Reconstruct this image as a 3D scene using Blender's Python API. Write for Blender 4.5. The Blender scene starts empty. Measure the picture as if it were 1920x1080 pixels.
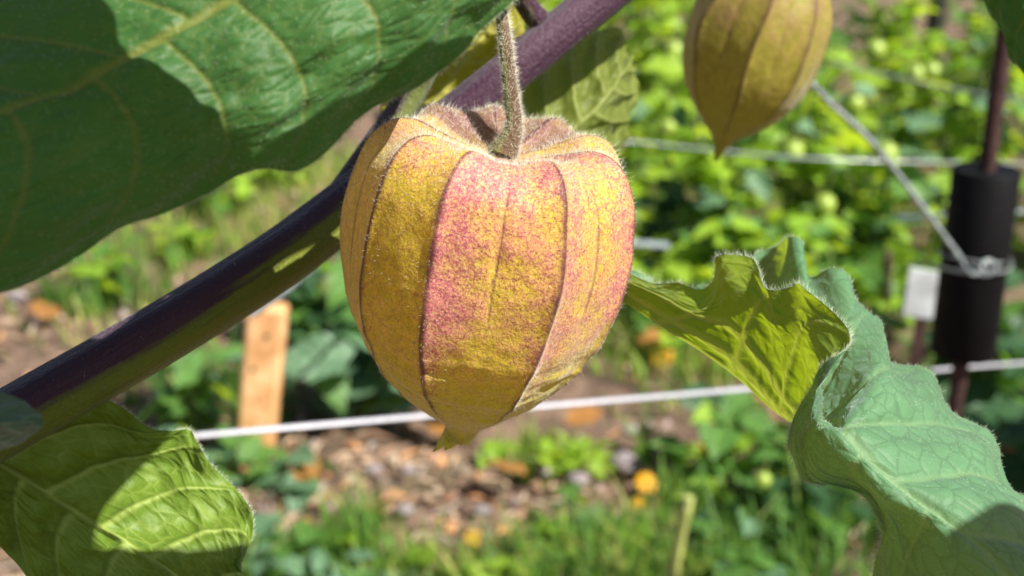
import bpy, math, random
import numpy as np
from mathutils import Vector, Matrix

# ------------------------------------------------------------------ scene, camera, light
random.seed(7)
rng = np.random.default_rng(7)
SC = bpy.context.scene
COL = SC.collection

PITCH = math.radians(20.0)
CAM = np.array([0.0, 0.0, 0.65])
FPX = 2318.0                                    # focal length in photograph pixels (1920 wide)
FWD = np.array([0.0, math.cos(PITCH), -math.sin(PITCH)])
UPV = np.array([0.0, math.sin(PITCH), math.cos(PITCH)])
RGT = np.array([1.0, 0.0, 0.0])

cam = bpy.data.cameras.new('camera')
cam_o = bpy.data.objects.new('camera', cam)
COL.objects.link(cam_o)
cam_o.location = CAM
cam_o.rotation_euler = (math.pi / 2 - PITCH, 0, 0)
cam.sensor_width = 36.0
cam.lens = 36.0 * FPX / 1920.0
cam.clip_start = 0.01
cam.clip_end = 300.0
cam.dof.use_dof = True
cam.dof.focus_distance = 0.157
cam.dof.aperture_fstop = 26.0
SC.camera = cam_o

SUN = np.array([0.56, -0.36, 0.75])
SUN = SUN / np.linalg.norm(SUN)
SUN_EL = math.asin(SUN[2])
SUN_ROT = math.atan2(SUN[0], SUN[1])

W = bpy.data.worlds.new('World')
SC.world = W
W.use_nodes = True
wn = W.node_tree
wn.nodes.clear()
sky = wn.nodes.new('ShaderNodeTexSky')
sky.sky_type = 'NISHITA'
sky.sun_disc = False
sky.sun_elevation = SUN_EL
sky.sun_rotation = SUN_ROT
bg = wn.nodes.new('ShaderNodeBackground')
bg.inputs['Strength'].default_value = 0.05
wo = wn.nodes.new('ShaderNodeOutputWorld')
wn.links.new(sky.outputs[0], bg.inputs[0])
wn.links.new(bg.outputs[0], wo.inputs[0])

sun = bpy.data.lights.new('sun', 'SUN')
sun.energy = 5.0
sun.angle = math.radians(0.53)
sun.color = (1.0, 0.955, 0.86)
sun_o = bpy.data.objects.new('sun', sun)
COL.objects.link(sun_o)
sun_o.location = (1, -1, 3)
sun_o.rotation_euler = Vector(SUN).to_track_quat('Z', 'Y').to_euler()

SC.view_settings.view_transform = 'Standard'
SC.view_settings.look = 'None'
SC.view_settings.exposure = 1.22
SC.view_settings.gamma = 1.0
SC.view_settings.use_curve_mapping = False
SC.cycles.use_denoising = True
SC.cycles.max_bounces = 10
SC.cycles.diffuse_bounces = 4
SC.cycles.transmission_bounces = 6
SC.cycles.transparent_max_bounces = 8


# ------------------------------------------------------------------ helpers
def P(px, py, d):
    """the point seen at pixel (px, py) of the 1920x1080 photograph, d metres along the view axis"""
    return CAM + d * (FWD + RGT * ((px - 960.0) / FPX) + UPV * ((540.0 - py) / FPX))


def G(px, py, z=0.0):
    r = FWD + RGT * ((px - 960.0) / FPX) + UPV * ((540.0 - py) / FPX)
    t = (z - CAM[2]) / r[2]
    return CAM + t * r


def empty(name, loc, label=None, cat=None, group=None):
    o = bpy.data.objects.new(name, None)
    o.empty_display_size = 0.02
    o.location = loc
    COL.objects.link(o)
    tag(o, label, cat, group)
    return o


def tag(o, label=None, cat=None, group=None, kind=None):
    if label: o['label'] = label
    if cat: o['category'] = cat
    if group: o['group'] = group
    if kind: o['kind'] = kind
    return o


STEM_SEG = {}                                   # vertex count -> segments round, for the streaks along stems


def origin_of(p):
    loc = np.zeros(3)
    while p is not None:
        loc = loc + np.array(p.location)
        p = p.parent
    return loc


def mesh_obj(name, verts, faces, mat, parent=None, smooth=True, attrs=None, origin=None):
    """one mesh object from world-space vertices; faces an (n,3|4) array or list"""
    verts = np.asarray(verts, dtype=np.float64)
    base = origin_of(parent) if parent is not None else (np.zeros(3) if origin is None else np.asarray(origin))
    v = verts - base
    me = bpy.data.meshes.new(name)
    if isinstance(faces, np.ndarray):
        n, k = faces.shape
        me.vertices.add(len(v))
        me.vertices.foreach_set('co', v.astype(np.float32).ravel())
        me.loops.add(n * k)
        me.loops.foreach_set('vertex_index', faces.astype(np.int32).ravel())
        me.polygons.add(n)
        me.polygons.foreach_set('loop_start', np.arange(0, n * k, k, dtype=np.int32))
        me.polygons.foreach_set('loop_total', np.full(n, k, dtype=np.int32))
        me.update(calc_edges=True)
    else:
        me.from_pydata([tuple(x) for x in v], [], faces)
    me.polygons.foreach_set('use_smooth', np.full(len(me.polygons), smooth, dtype=bool))
    if attrs and 'side' in attrs and 'leafuv' not in attrs:
        w_ = STEM_SEG.get(len(verts))
        if w_:
            q_ = np.arange(len(verts))
            a_ = (q_ % w_) / w_ * 2 * np.pi
            attrs = dict(attrs, leafuv=np.stack([np.cos(a_) * 4, np.sin(a_) * 4, (q_ // w_) * 0.05], -1))
    for an, arr in (attrs or {}).items():
        arr = np.asarray(arr, dtype=np.float32)
        if arr.ndim == 1:
            a = me.attributes.new(an, 'FLOAT', 'POINT')
            a.data.foreach_set('value', arr)
        else:
            a = me.attributes.new(an, 'FLOAT_VECTOR', 'POINT')
            a.data.foreach_set('vector', arr.ravel())
    me.materials.append(mat)
    o = bpy.data.objects.new(name, me)
    COL.objects.link(o)
    if parent is not None:
        o.parent = parent
    elif origin is not None:
        o.location = base
    return o


def grid_faces(n, m, wrap=False):
    i = np.arange(n - 1)[:, None]
    mm = m if wrap else m - 1
    j = np.arange(mm)[None, :]
    a = i * m + j
    b = i * m + (j + 1) % m
    c = (i + 1) * m + (j + 1) % m
    d = (i + 1) * m + j
    return np.stack([a, b, c, d], -1).reshape(-1, 4)


def catmull(pts, n):
    """resample a control polyline (k, dim) to n points with Catmull-Rom"""
    pts = np.asarray(pts, dtype=np.float64)
    k = len(pts)
    ext = np.concatenate([[2 * pts[0] - pts[1]], pts, [2 * pts[-1] - pts[-2]]])
    t = np.linspace(0, k - 1, n)
    i = np.minimum(t.astype(int), k - 2)
    f = (t - i).reshape((-1,) + (1,) * (pts.ndim - 1))
    p0, p1, p2, p3 = ext[i], ext[i + 1], ext[i + 2], ext[i + 3]
    return 0.5 * (2 * p1 + (p2 - p0) * f + (2 * p0 - 5 * p1 + 4 * p2 - p3) * f ** 2 + (3 * p1 - p0 - 3 * p2 + p3) * f ** 3)


def grid_normals(p):
    du = np.gradient(p, axis=0)
    dv = np.gradient(p, axis=1)
    n = np.cross(du, dv)
    return n / (np.linalg.norm(n, axis=-1, keepdims=True) + 1e-15)


def unit(a):
    a = np.asarray(a, dtype=np.float64)
    return a / (np.linalg.norm(a, axis=-1, keepdims=True) + 1e-15)


def smooth(a, b, x):
    t = np.clip((x - a) / (b - a), 0, 1)
    return t * t * (3 - 2 * t)


_perm = rng.permutation(512)
_val = rng.random(512) * 2 - 1


def vnoise(x, y, z=None):
    """smooth value noise, vectorised"""
    x = np.asarray(x, dtype=np.float64); y = np.asarray(y, dtype=np.float64)
    z = np.zeros_like(x) if z is None else np.asarray(z, dtype=np.float64)
    xi, yi, zi = np.floor(x).astype(int), np.floor(y).astype(int), np.floor(z).astype(int)
    fx, fy, fz = x - xi, y - yi, z - zi
    fx, fy, fz = (f * f * (3 - 2 * f) for f in (fx, fy, fz))

    def h(a, b, c):
        return _val[_perm[(_perm[(_perm[a % 512] + b) % 512] + c) % 512]]
    r = 0
    for dx in (0, 1):
        for dy in (0, 1):
            for dz in (0, 1):
                w = (fx if dx else 1 - fx) * (fy if dy else 1 - fy) * (fz if dz else 1 - fz)
                r = r + w * h(xi + dx, yi + dy, zi + dz)
    return r


def tube(path, radii, nseg=16, n=None, ridge=None, cap=True):
    """a tapered tube along a path; returns verts, faces, normals, angle attribute"""
    path = np.asarray(path, dtype=np.float64)
    radii = np.asarray(radii, dtype=np.float64)
    if n:
        path = catmull(path, n)
        radii = catmull(radii[:, None], n)[:, 0]
    t = unit(np.gradient(path, axis=0))
    ref = np.array([0.0, 0.0, 1.0]) if abs(t[0][2]) < 0.9 else np.array([1.0, 0.0, 0.0])
    a = unit(np.cross(t[0], ref)); A = [a]
    for k in range(1, len(path)):
        a = A[-1] - t[k] * np.dot(A[-1], t[k])
        A.append(unit(a))
    A = np.array(A); B = np.cross(t, A)
    th = np.linspace(0, 2 * np.pi, nseg, endpoint=False)
    nr = A[:, None] * np.cos(th)[None, :, None] + B[:, None] * np.sin(th)[None, :, None]
    rr = radii[:, None] * np.ones_like(th)[None]
    if ridge is not None:
        rr = rr * ridge(th)[None]
    v = path[:, None] + nr * rr[..., None]
    f = grid_faces(len(path), nseg, wrap=True)
    V = v.reshape(-1, 3); N = nr.reshape(-1, 3)
    if cap:
        V = np.concatenate([V, path[:1], path[-1:]])
        N = np.concatenate([N, -t[:1], t[-1:]])
        q = len(V) - 2
        last = (len(path) - 1) * nseg
        j = np.arange(nseg); j2 = (j + 1) % nseg
        c0 = np.stack([np.full(nseg, q), j2, j, np.full(nseg, q)], -1)[:, :3]
        c1 = np.stack([np.full(nseg, q + 1), last + j, last + j2], -1)
        STEM_SEG[len(V)] = nseg
        faces = [tuple(x) for x in f] + [tuple(x) for x in c0] + [tuple(x) for x in c1]
        return V, faces, N
    return V, f, N


def hairs(points, normals, length, width, jitter=0.5, lean=None):
    """thin three-sided spikes growing from points"""
    n = len(points)
    d = unit(normals + rng.normal(0, jitter, (n, 3)) * 0.6 + (0 if lean is None else lean))
    L = np.asarray(length) * (0.55 + 0.9 * rng.random(n))
    s = unit(np.cross(d, rng.normal(0, 1, (n, 3))))
    s2 = np.cross(d, s)
    bend = rng.normal(0, 0.22, (n, 3))
    w = np.asarray(width) * np.ones(n)
    base = points - normals * 1e-5
    a = base + s * w[:, None] * 0.5
    b = base - s * w[:, None] * 0.25 + s2 * w[:, None] * 0.43
    c = base - s * w[:, None] * 0.25 - s2 * w[:, None] * 0.43
    tip = points + (d + bend) * L[:, None]
    V = np.stack([a, b, c, tip], 1).reshape(-1, 3)
    i = np.arange(n)[:, None] * 4
    F = np.concatenate([i + np.array([0, 1, 3]), i + np.array([1, 2, 3]), i + np.array([2, 0, 3])])
    return V, F


# ------------------------------------------------------------------ materials
class NT:
    def __init__(self, name):
        self.m = bpy.data.materials.new(name)
        self.m.use_nodes = True
        self.t = self.m.node_tree
        self.t.nodes.clear()
        self.out = self.t.nodes.new('ShaderNodeOutputMaterial')

    def n(self, typ, **kw):
        nd = self.t.nodes.new(typ)
        ins = kw.pop('ins', {})
        for k, v in kw.items():
            setattr(nd, k, v)
        for k, v in ins.items():
            self.set(nd.inputs[k], v)
        return nd

    def set(self, sock, v):
        if hasattr(v, 'is_output'):
            self.t.links.new(v, sock)
        elif isinstance(v, (tuple, list)) and len(v) == 3 and sock.type == 'RGBA':
            sock.default_value = (*v, 1)
        else:
            sock.default_value = v

    def attr(self, name, vec=False):
        nd = self.n('ShaderNodeAttribute', attribute_name=name)
        return nd.outputs['Vector'] if vec else nd.outputs['Fac']

    def math(self, op, a, b=0.0, clamp=False):
        nd = self.n('ShaderNodeMath', operation=op, use_clamp=clamp)
        self.set(nd.inputs[0], a); self.set(nd.inputs[1], b)
        return nd.outputs[0]

    def ramp(self, x, a, b, lo=0.0, hi=1.0):
        nd = self.n('ShaderNodeMapRange', interpolation_type='SMOOTHSTEP')
        self.set(nd.inputs['Value'], x)
        for k, v in (('From Min', a), ('From Max', b), ('To Min', lo), ('To Max', hi)):
            self.set(nd.inputs[k], v)
        return nd.outputs[0]

    def mix(self, f, a, b, mode='MIX'):
        nd = self.n('ShaderNodeMix', data_type='RGBA', blend_type=mode)
        self.set(nd.inputs[0], f); self.set(nd.inputs[6], a); self.set(nd.inputs[7], b)
        return nd.outputs[2]

    def noise(self, vec, scale, detail=3.0, rough=0.55, out='Fac', dist=0.0):
        nd = self.n('ShaderNodeTexNoise', ins={'Scale': scale, 'Detail': detail, 'Roughness': rough, 'Distortion': dist})
        if vec is not None:
            self.t.links.new(vec, nd.inputs['Vector'])
        return nd.outputs[out]

    def voro_edge(self, vec, scale, rnd=1.0):
        nd = self.n('ShaderNodeTexVoronoi', feature='DISTANCE_TO_EDGE', ins={'Scale': scale, 'Randomness': rnd})
        self.t.links.new(vec, nd.inputs['Vector'])
        return nd.outputs['Distance']

    def coords(self):
        return self.n('ShaderNodeTexCoord').outputs['Object']

    def bump(self, h, strength, dist):
        return self.n('ShaderNodeBump', ins={'Height': h, 'Strength': strength, 'Distance': dist}).outputs[0]

    def principled(self, col, rough=0.6, normal=None, sheen=0.0, spec=0.3, **kw):
        ins = {'Base Color': col, 'Roughness': rough, 'Sheen Weight': sheen, 'Specular IOR Level': spec}
        nd = self.n('ShaderNodeBsdfPrincipled', ins=ins)
        for k, v in kw.items():
            self.set(nd.inputs[k.replace('_', ' ')], v)
        if normal is not None:
            self.t.links.new(normal, nd.inputs['Normal'])
        return nd.outputs[0]

    def translucent(self, col, normal=None):
        nd = self.n('ShaderNodeBsdfTranslucent', ins={'Color': col})
        if normal is not None:
            self.t.links.new(normal, nd.inputs['Normal'])
        return nd.outputs[0]

    def done(self, sh):
        self.t.links.new(sh, self.out.inputs['Surface'])
        return self.m

    def mixsh(self, f, a, b):
        nd = self.n('ShaderNodeMixShader')
        self.set(nd.inputs[0], f)
        self.t.links.new(a, nd.inputs[1]); self.t.links.new(b, nd.inputs[2])
        return nd.outputs[0]


def near_leaf_material(name, upper, under, trans, vein_col, vein_under, sheen=0.5, tr=0.45, flip=False, netdark=False, tint=(0.92, 0.97, 1.0, 1.0)):
    """velvety leaf: bluish upper side, yellow-green underside, pale veins, light passes through"""
    t = NT(name)
    uv = t.attr('leafuv', True)
    vein = t.attr('vein')
    back = t.n('ShaderNodeNewGeometry').outputs['Backfacing']
    if flip:
        back = t.math('SUBTRACT', 1.0, back)
    ob = t.coords()
    n1 = t.noise(ob, 60, 4)
    n2 = t.noise(ob, 900, 3, 0.7)
    cell = t.voro_edge(uv, 1.0)
    net = t.ramp(cell, 0.0, 0.10, 1.0, 0.0)
    up = t.mix(t.ramp(n1, 0.3, 0.7), upper, tuple(c * 1.35 for c in upper))
    un = t.mix(t.ramp(n1, 0.3, 0.7), under, tuple(c * 1.25 for c in under))
    up = t.mix(t.math('MULTIPLY', net, 0.42 if netdark else 0.22), up, tuple(c * 0.55 for c in upper) if netdark else vein_col)
    up = t.mix(t.ramp(n2, 0.55, 0.8, 0, 0.35), up, tuple(min(1, c * 1.8 + 0.05) for c in upper))
    un = t.mix(t.math('MULTIPLY', net, 0.35), un, vein_under)
    up = t.mix(t.math('MULTIPLY', vein, 0.85), up, vein_col)
    un = t.mix(t.math('MULTIPLY', vein, 0.9), un, vein_under)
    col = t.mix(back, up, un)
    h = t.math('ADD', t.math('MULTIPLY', t.ramp(cell, 0.0, 0.35), 0.6), t.math('MULTIPLY', n2, 0.55))
    nrm = t.bump(h, 0.45, 0.0006)
    p = t.principled(col, 0.55, nrm, sheen=sheen, spec=0.35, Sheen_Roughness=0.45, Sheen_Tint=tint)
    tc = t.mix(t.math('MULTIPLY', net, 0.35), trans, tuple(c * 0.6 for c in trans))
    tc = t.mix(t.math('MULTIPLY', vein, 0.7), tc, vein_under)
    return t.done(t.mixsh(tr, p, t.translucent(tc, nrm)))


def stem_material(name, dark, green, pos=0.0):
    t = NT(name)
    side = t.attr('side')
    ob = t.coords()
    n1 = t.noise(ob, 140, 4, 0.6)
    n2 = t.noise(ob, 1500, 2, 0.7)
    st = t.noise(t.attr('leafuv', True), 1.0, 4, 0.65)
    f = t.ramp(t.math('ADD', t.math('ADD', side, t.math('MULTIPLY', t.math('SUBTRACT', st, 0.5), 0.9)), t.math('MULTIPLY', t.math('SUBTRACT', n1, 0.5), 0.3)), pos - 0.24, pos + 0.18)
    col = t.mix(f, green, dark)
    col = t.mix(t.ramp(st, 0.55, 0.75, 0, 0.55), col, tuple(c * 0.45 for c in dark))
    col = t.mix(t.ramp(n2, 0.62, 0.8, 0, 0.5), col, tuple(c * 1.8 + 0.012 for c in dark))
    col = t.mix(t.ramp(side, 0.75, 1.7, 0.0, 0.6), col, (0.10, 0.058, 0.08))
    nrm = t.bump(t.math('ADD', t.math('MULTIPLY', n2, 0.6), st), 0.8, 0.0008)
    p = t.principled(col, 0.55, nrm, sheen=0.10, spec=0.25, Sheen_Roughness=0.3, Sheen_Tint=(0.9, 0.95, 1.0, 1.0))
    return t.done(p)


def husk_material(name, yellow, pink, low, dark, speck=1.0, tr=0.42):
    t = NT(name)
    ob = t.coords()
    pk = t.attr('pink'); vein = t.attr('vein'); lowf = t.attr('low'); purple = t.attr('purple')
    big = t.noise(ob, 150, 4, 0.6)
    mid = t.noise(ob, 620, 4, 0.7)
    fine = t.noise(ob, 2600, 2, 0.75)
    f = t.ramp(t.math('ADD', pk, t.math('MULTIPLY', t.math('SUBTRACT', big, 0.5), 1.5)), 0.05, 1.15)
    f = t.math('ADD', f, t.math('MULTIPLY', t.math('SUBTRACT', mid, 0.5), 1.3), clamp=True)
    f = t.math('MULTIPLY', f, t.ramp(pk, 0.0, 0.25))
    col = t.mix(t.ramp(mid, 0.3, 0.7), tuple(c * 0.8 for c in yellow), tuple(min(1, c * 1.25) for c in yellow))
    col = t.mix(lowf, col, low)
    col = t.mix(t.math('MULTIPLY', f, 0.92), col, pink)
    # cream flecks and a dark red net of fine veins in two sizes
    sp = t.ramp(fine, 0.48, 0.60, 0.0, 0.85 * speck)
    col = t.mix(t.math('MULTIPLY', sp, t.ramp(pk, -0.1, 0.6, 0.15, 1.0)), col, t.mix(f, tuple(min(1, c * 1.2) for c in yellow), tuple(0.5 * a_ + 0.5 * b_ + 0.12 for a_, b_ in zip(yellow, pink))))
    wob = t.n('ShaderNodeVectorMath', operation='SCALE', ins={0: t.noise(ob, 700, 3, out='Color'), 'Scale': 0.0022}).outputs[0]
    wv = t.n('ShaderNodeVectorMath', operation='ADD', ins={0: ob, 1: wob}).outputs[0]
    e1 = t.ramp(t.voro_edge(wv, 330), 0.0, 0.055, 0.75 * speck, 0.0)
    e2 = t.ramp(t.voro_edge(wv, 1000), 0.0, 0.11, 0.5 * speck, 0.0)
    net = t.math('MULTIPLY', t.math('MAXIMUM', e1, e2), t.ramp(mid, 0.30, 0.6, 0.25, 1.0))
    col = t.mix(t.math('MULTIPLY', net, t.ramp(pk, -0.2, 0.7, 0.45, 1.0)), col, tuple(0.55 * a_ + 0.45 * b_ for a_, b_ in zip(dark, pink)))
    sp2 = t.ramp(fine, 0.33, 0.45, 0.75 * speck, 0.0)
    col = t.mix(t.math('MULTIPLY', sp2, t.ramp(pk, -0.2, 0.7, 0.3, 1.0)), col, tuple(0.6 * a + 0.4 * b for a, b in zip(dark, pink)))
    col = t.mix(purple, col, tuple(1.3 * c + 0.05 for c in dark))
    vn = t.math('MULTIPLY', vein, t.ramp(mid, 0.2, 0.5, 0.6, 1.0), clamp=True)
    col = t.mix(vn, col, dark)
    h = t.math('ADD', t.math('MULTIPLY', big, 1.0), t.math('ADD', t.math('MULTIPLY', mid, 0.25), t.math('MULTIPLY', fine, 0.16)))
    nrm = t.bump(h, 0.5, 0.0012)
    p = t.principled(col, 0.5, nrm, sheen=0.35, spec=0.35, Sheen_Roughness=0.4)
    return t.done(t.mixsh(tr, p, t.translucent(col, nrm)))


def hair_material(name, col):
    t = NT(name)
    p = t.principled(col, 0.4, spec=0.4)
    return t.done(t.mixsh(0.5, p, t.translucent(col)))


def garden_leaf_material(name, a, b, trans, tr=0.5, rough=0.45):
    t = NT(name)
    oi = t.n('ShaderNodeObjectInfo').outputs['Random']
    ob = t.coords()
    n1 = t.noise(ob, 45, 3)
    uv = t.attr('leafuv', True)
    sep = t.n('ShaderNodeSeparateXYZ', ins={0: uv})
    rib = t.ramp(t.math('ABSOLUTE', sep.outputs['Y']), 0.0, 0.10, 1.0, 0.0)
    wave = t.math('SINE', t.math('SUBTRACT', t.math('MULTIPLY', sep.outputs['X'], 38.0), t.math('MULTIPLY', t.math('ABSOLUTE', sep.outputs['Y']), 9.0)))
    sec = t.ramp(wave, 0.75, 1.0, 0.0, 0.6)
    col = t.mix(t.math('ADD', t.math('MULTIPLY', oi, 0.7), t.math('MULTIPLY', n1, 0.5), clamp=True), a, b)
    col = t.mix(t.math('MAXIMUM', rib, sec), col, tuple(min(1, c * 1.6 + 0.03) for c in b))
    nrm = t.bump(t.math('ADD', wave, n1), 0.3, 0.002)
    p = t.principled(col, rough, nrm, spec=0.45)
    tc = t.mix(t.math('MULTIPLY', oi, 0.6), trans, tuple(c * 0.7 for c in trans))
    return t.done(t.mixsh(tr, p, t.translucent(tc)))


def plain(name, col, rough=0.6, var=0.25, scale=60, spec=0.4, bumpd=0.0, col2=None, **kw):
    t = NT(name)
    ob = t.coords()
    n1 = t.noise(ob, scale, 4, 0.6)
    c = t.mix(t.ramp(n1, 0.3, 0.7), tuple(x * (1 - var) for x in col), col2 or tuple(min(1, x * (1 + var)) for x in col))
    nrm = t.bump(n1, 0.5, bumpd) if bumpd else None
    return t.done(t.principled(c, rough, nrm, spec=spec, **kw))


def varied(name, rough=0.8, tr=0.0, bumpd=0.0):
    """colour carried by each piece's own attribute"""
    t = NT(name)
    c = t.attr('tint', True)
    n1 = t.noise(t.coords(), 220, 3)
    col = t.mix(t.ramp(n1, 0.3, 0.7, 0.0, 0.4), c, (0.02, 0.015, 0.01), 'MIX')
    p = t.principled(col, rough, spec=0.3)
    if tr:
        return t.done(t.mixsh(tr, p, t.translucent(c)))
    return t.done(p)


M = {}
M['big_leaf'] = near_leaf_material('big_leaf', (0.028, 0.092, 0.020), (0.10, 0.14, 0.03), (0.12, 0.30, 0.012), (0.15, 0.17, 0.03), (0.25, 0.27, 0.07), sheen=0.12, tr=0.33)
M['right_leaf'] = near_leaf_material('right_leaf', (0.085, 0.205, 0.100), (0.14, 0.19, 0.010), (0.30, 0.40, 0.006), (0.17, 0.31, 0.14), (0.34, 0.38, 0.05), sheen=0.36, tr=0.45, netdark=True, tint=(0.72, 0.86, 1.0, 1.0))
M['low_leaf'] = near_leaf_material('low_leaf', (0.04, 0.09, 0.02), (0.088, 0.15, 0.014), (0.2, 0.30, 0.015), (0.12, 0.2, 0.06), (0.26, 0.34, 0.07), sheen=0.03, tr=0.3)
M['back_leaf'] = near_leaf_material('back_leaf', (0.06, 0.14, 0.025), (0.12, 0.15, 0.02), (0.20, 0.30, 0.015), (0.13, 0.22, 0.05), (0.26, 0.30, 0.07), sheen=0.1, tr=0.45)
M['yellow_leaf'] = near_leaf_material('yellow_leaf', (0.16, 0.20, 0.02), (0.22, 0.21, 0.012), (0.42, 0.40, 0.01), (0.3, 0.3, 0.06), (0.40, 0.38, 0.07), sheen=0.15, tr=0.5)
M['grey_leaf'] = near_leaf_material('grey_leaf', (0.06, 0.10, 0.06), (0.065, 0.10, 0.06), (0.14, 0.22, 0.06), (0.16, 0.22, 0.14), (0.22, 0.27, 0.16), sheen=0.3, tr=0.3)
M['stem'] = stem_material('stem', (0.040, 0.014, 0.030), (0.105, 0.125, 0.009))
M['shoot'] = stem_material('shoot', (0.06, 0.04, 0.05), (0.11, 0.13, 0.03), pos=0.4)
M['pedicel'] = stem_material('pedicel', (0.09, 0.05, 0.025), (0.13, 0.13, 0.025), pos=0.3)
M['husk'] = husk_material('husk', (0.74, 0.57, 0.05), (0.66, 0.17, 0.235), (0.60, 0.58, 0.035), (0.09, 0.014, 0.04))
M['husk_far'] = husk_material('husk_far', (0.38, 0.34, 0.04), (0.42, 0.22, 0.13), (0.38, 0.38, 0.03), (0.09, 0.025, 0.04), speck=0.6, tr=0.5)
M['hair'] = hair_material('hair', (0.86, 0.82, 0.72))
M['hair_green'] = hair_material('hair_green', (0.60, 0.68, 0.50))
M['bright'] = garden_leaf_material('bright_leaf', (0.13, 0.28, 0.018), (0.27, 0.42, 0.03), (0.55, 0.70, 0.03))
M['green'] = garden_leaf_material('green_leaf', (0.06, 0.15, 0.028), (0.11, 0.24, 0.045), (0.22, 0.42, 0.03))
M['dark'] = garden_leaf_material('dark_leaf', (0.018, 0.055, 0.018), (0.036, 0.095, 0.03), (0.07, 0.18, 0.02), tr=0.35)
M['blue'] = garden_leaf_material('bluish_leaf', (0.07, 0.15, 0.075), (0.12, 0.22, 0.12), (0.14, 0.3, 0.06), tr=0.35)
M['plant_stem'] = plain('plant_stem', (0.12, 0.17, 0.04), 0.6)
M['cord'] = plain('cord', (0.34, 0.335, 0.37), 0.35, 0.12, 500, 0.6)
M['clear_cord'] = plain('clear_cord', (0.18, 0.21, 0.22), 0.2, 0.5, 260, 0.8)
M['wire'] = plain('wire', (0.14, 0.15, 0.155), 0.35, 0.2, 300, 0.8)
M['rebar'] = plain('rusty_bar', (0.038, 0.016, 0.014), 0.75, 0.45, 120, 0.3, 0.001)
def sleeve_material():
    t = NT('black_sleeve')
    ob = t.coords()
    a = t.noise(ob, 45, 5, 0.7); b = t.noise(ob, 400, 3, 0.7)
    col = t.mix(t.ramp(a, 0.60, 0.72, 0, 0.6), (0.0028, 0.0026, 0.0032), (0.03, 0.018, 0.013))
    col = t.mix(t.ramp(b, 0.62, 0.75, 0, 0.5), col, (0.014, 0.013, 0.014))
    return t.done(t.principled(col, t.ramp(a, 0.3, 0.7, 0.5, 0.8), t.bump(t.math('ADD', a, t.math('MULTIPLY', b, 0.3)), 0.5, 0.001), spec=0.12))


M['sleeve'] = sleeve_material()
M['wood'] = plain('wood', (0.62, 0.30, 0.11), 0.75, 0.25, 55, 0.25, 0.001, (0.74, 0.44, 0.22))
M['tagwhite'] = plain('white_plastic', (0.50, 0.53, 0.55), 0.45, 0.25, 50)
M['stone'] = plain('stone', (0.20, 0.17, 0.17), 0.85, 0.35, 60, 0.3, 0.002)
M['stalk'] = plain('cut_stalk', (0.30, 0.33, 0.09), 0.55, 0.25, 50)
M['darkpost'] = plain('dark_post', (0.02, 0.018, 0.016), 0.8)
M['petal'] = hair_material('petal', (0.85, 0.46, 0.02))
M['centre'] = plain('flower_centre', (0.45, 0.20, 0.02), 0.8)
M['fruit'] = plain('green_fruit', (0.22, 0.30, 0.04), 0.35, 0.15, 40, 0.5)
M['deadleaf'] = hair_material('dead_leaf', (0.42, 0.20, 0.06))
M['litter'] = varied('litter', 0.85)
M['blade'] = varied('grass_blade', 0.5, tr=0.45)


def soil_material():
    t = NT('soil')
    ob = t.coords()
    a = t.noise(ob, 3.0, 4)
    b = t.noise(ob, 26, 5, 0.65)
    c = t.noise(ob, 140, 4, 0.7)
    col = t.mix(t.ramp(b, 0.3, 0.7), (0.085, 0.055, 0.040), (0.22, 0.145, 0.105))
    col = t.mix(t.ramp(c, 0.52, 0.75, 0, 0.7), col, (0.42, 0.30, 0.22))
    col = t.mix(t.ramp(a, 0.5, 0.7, 0, 0.55), col, (0.05, 0.07, 0.02))
    h = t.math('ADD', b, t.math('MULTIPLY', c, 0.5))
    return t.done(t.principled(col, 0.95, t.bump(h, 0.9, 0.015), spec=0.15))


M['soil'] = soil_material()


# ------------------------------------------------------------------ ground
def ground_z(x, y):
    return 0.018 * vnoise(x * 3.1 + 5, y * 3.1 + 9) + 0.008 * vnoise(x * 11 + 2, y * 11) - 0.004


def build_ground():
    s = np.sinh(np.linspace(-6.2, 6.2, 331)) / np.sinh(6.2)
    xs = 70 * s
    ys = 70 * s + 1.5
    X, Y = np.meshgrid(xs, ys, indexing='ij')
    fade = np.exp(-((X ** 2 + (Y - 1.5) ** 2) / 200.0))
    Z = ground_z(X, Y) * fade
    V = np.stack([X, Y, Z], -1).reshape(-1, 3)
    F = grid_faces(331, 331)[:, ::-1]
    F = F[:, ::-1]
    o = mesh_obj('ground', V, F, M['soil'])
    tag(o, 'brown garden soil scattered with straw and leaf litter', kind='structure')


build_ground()


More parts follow.
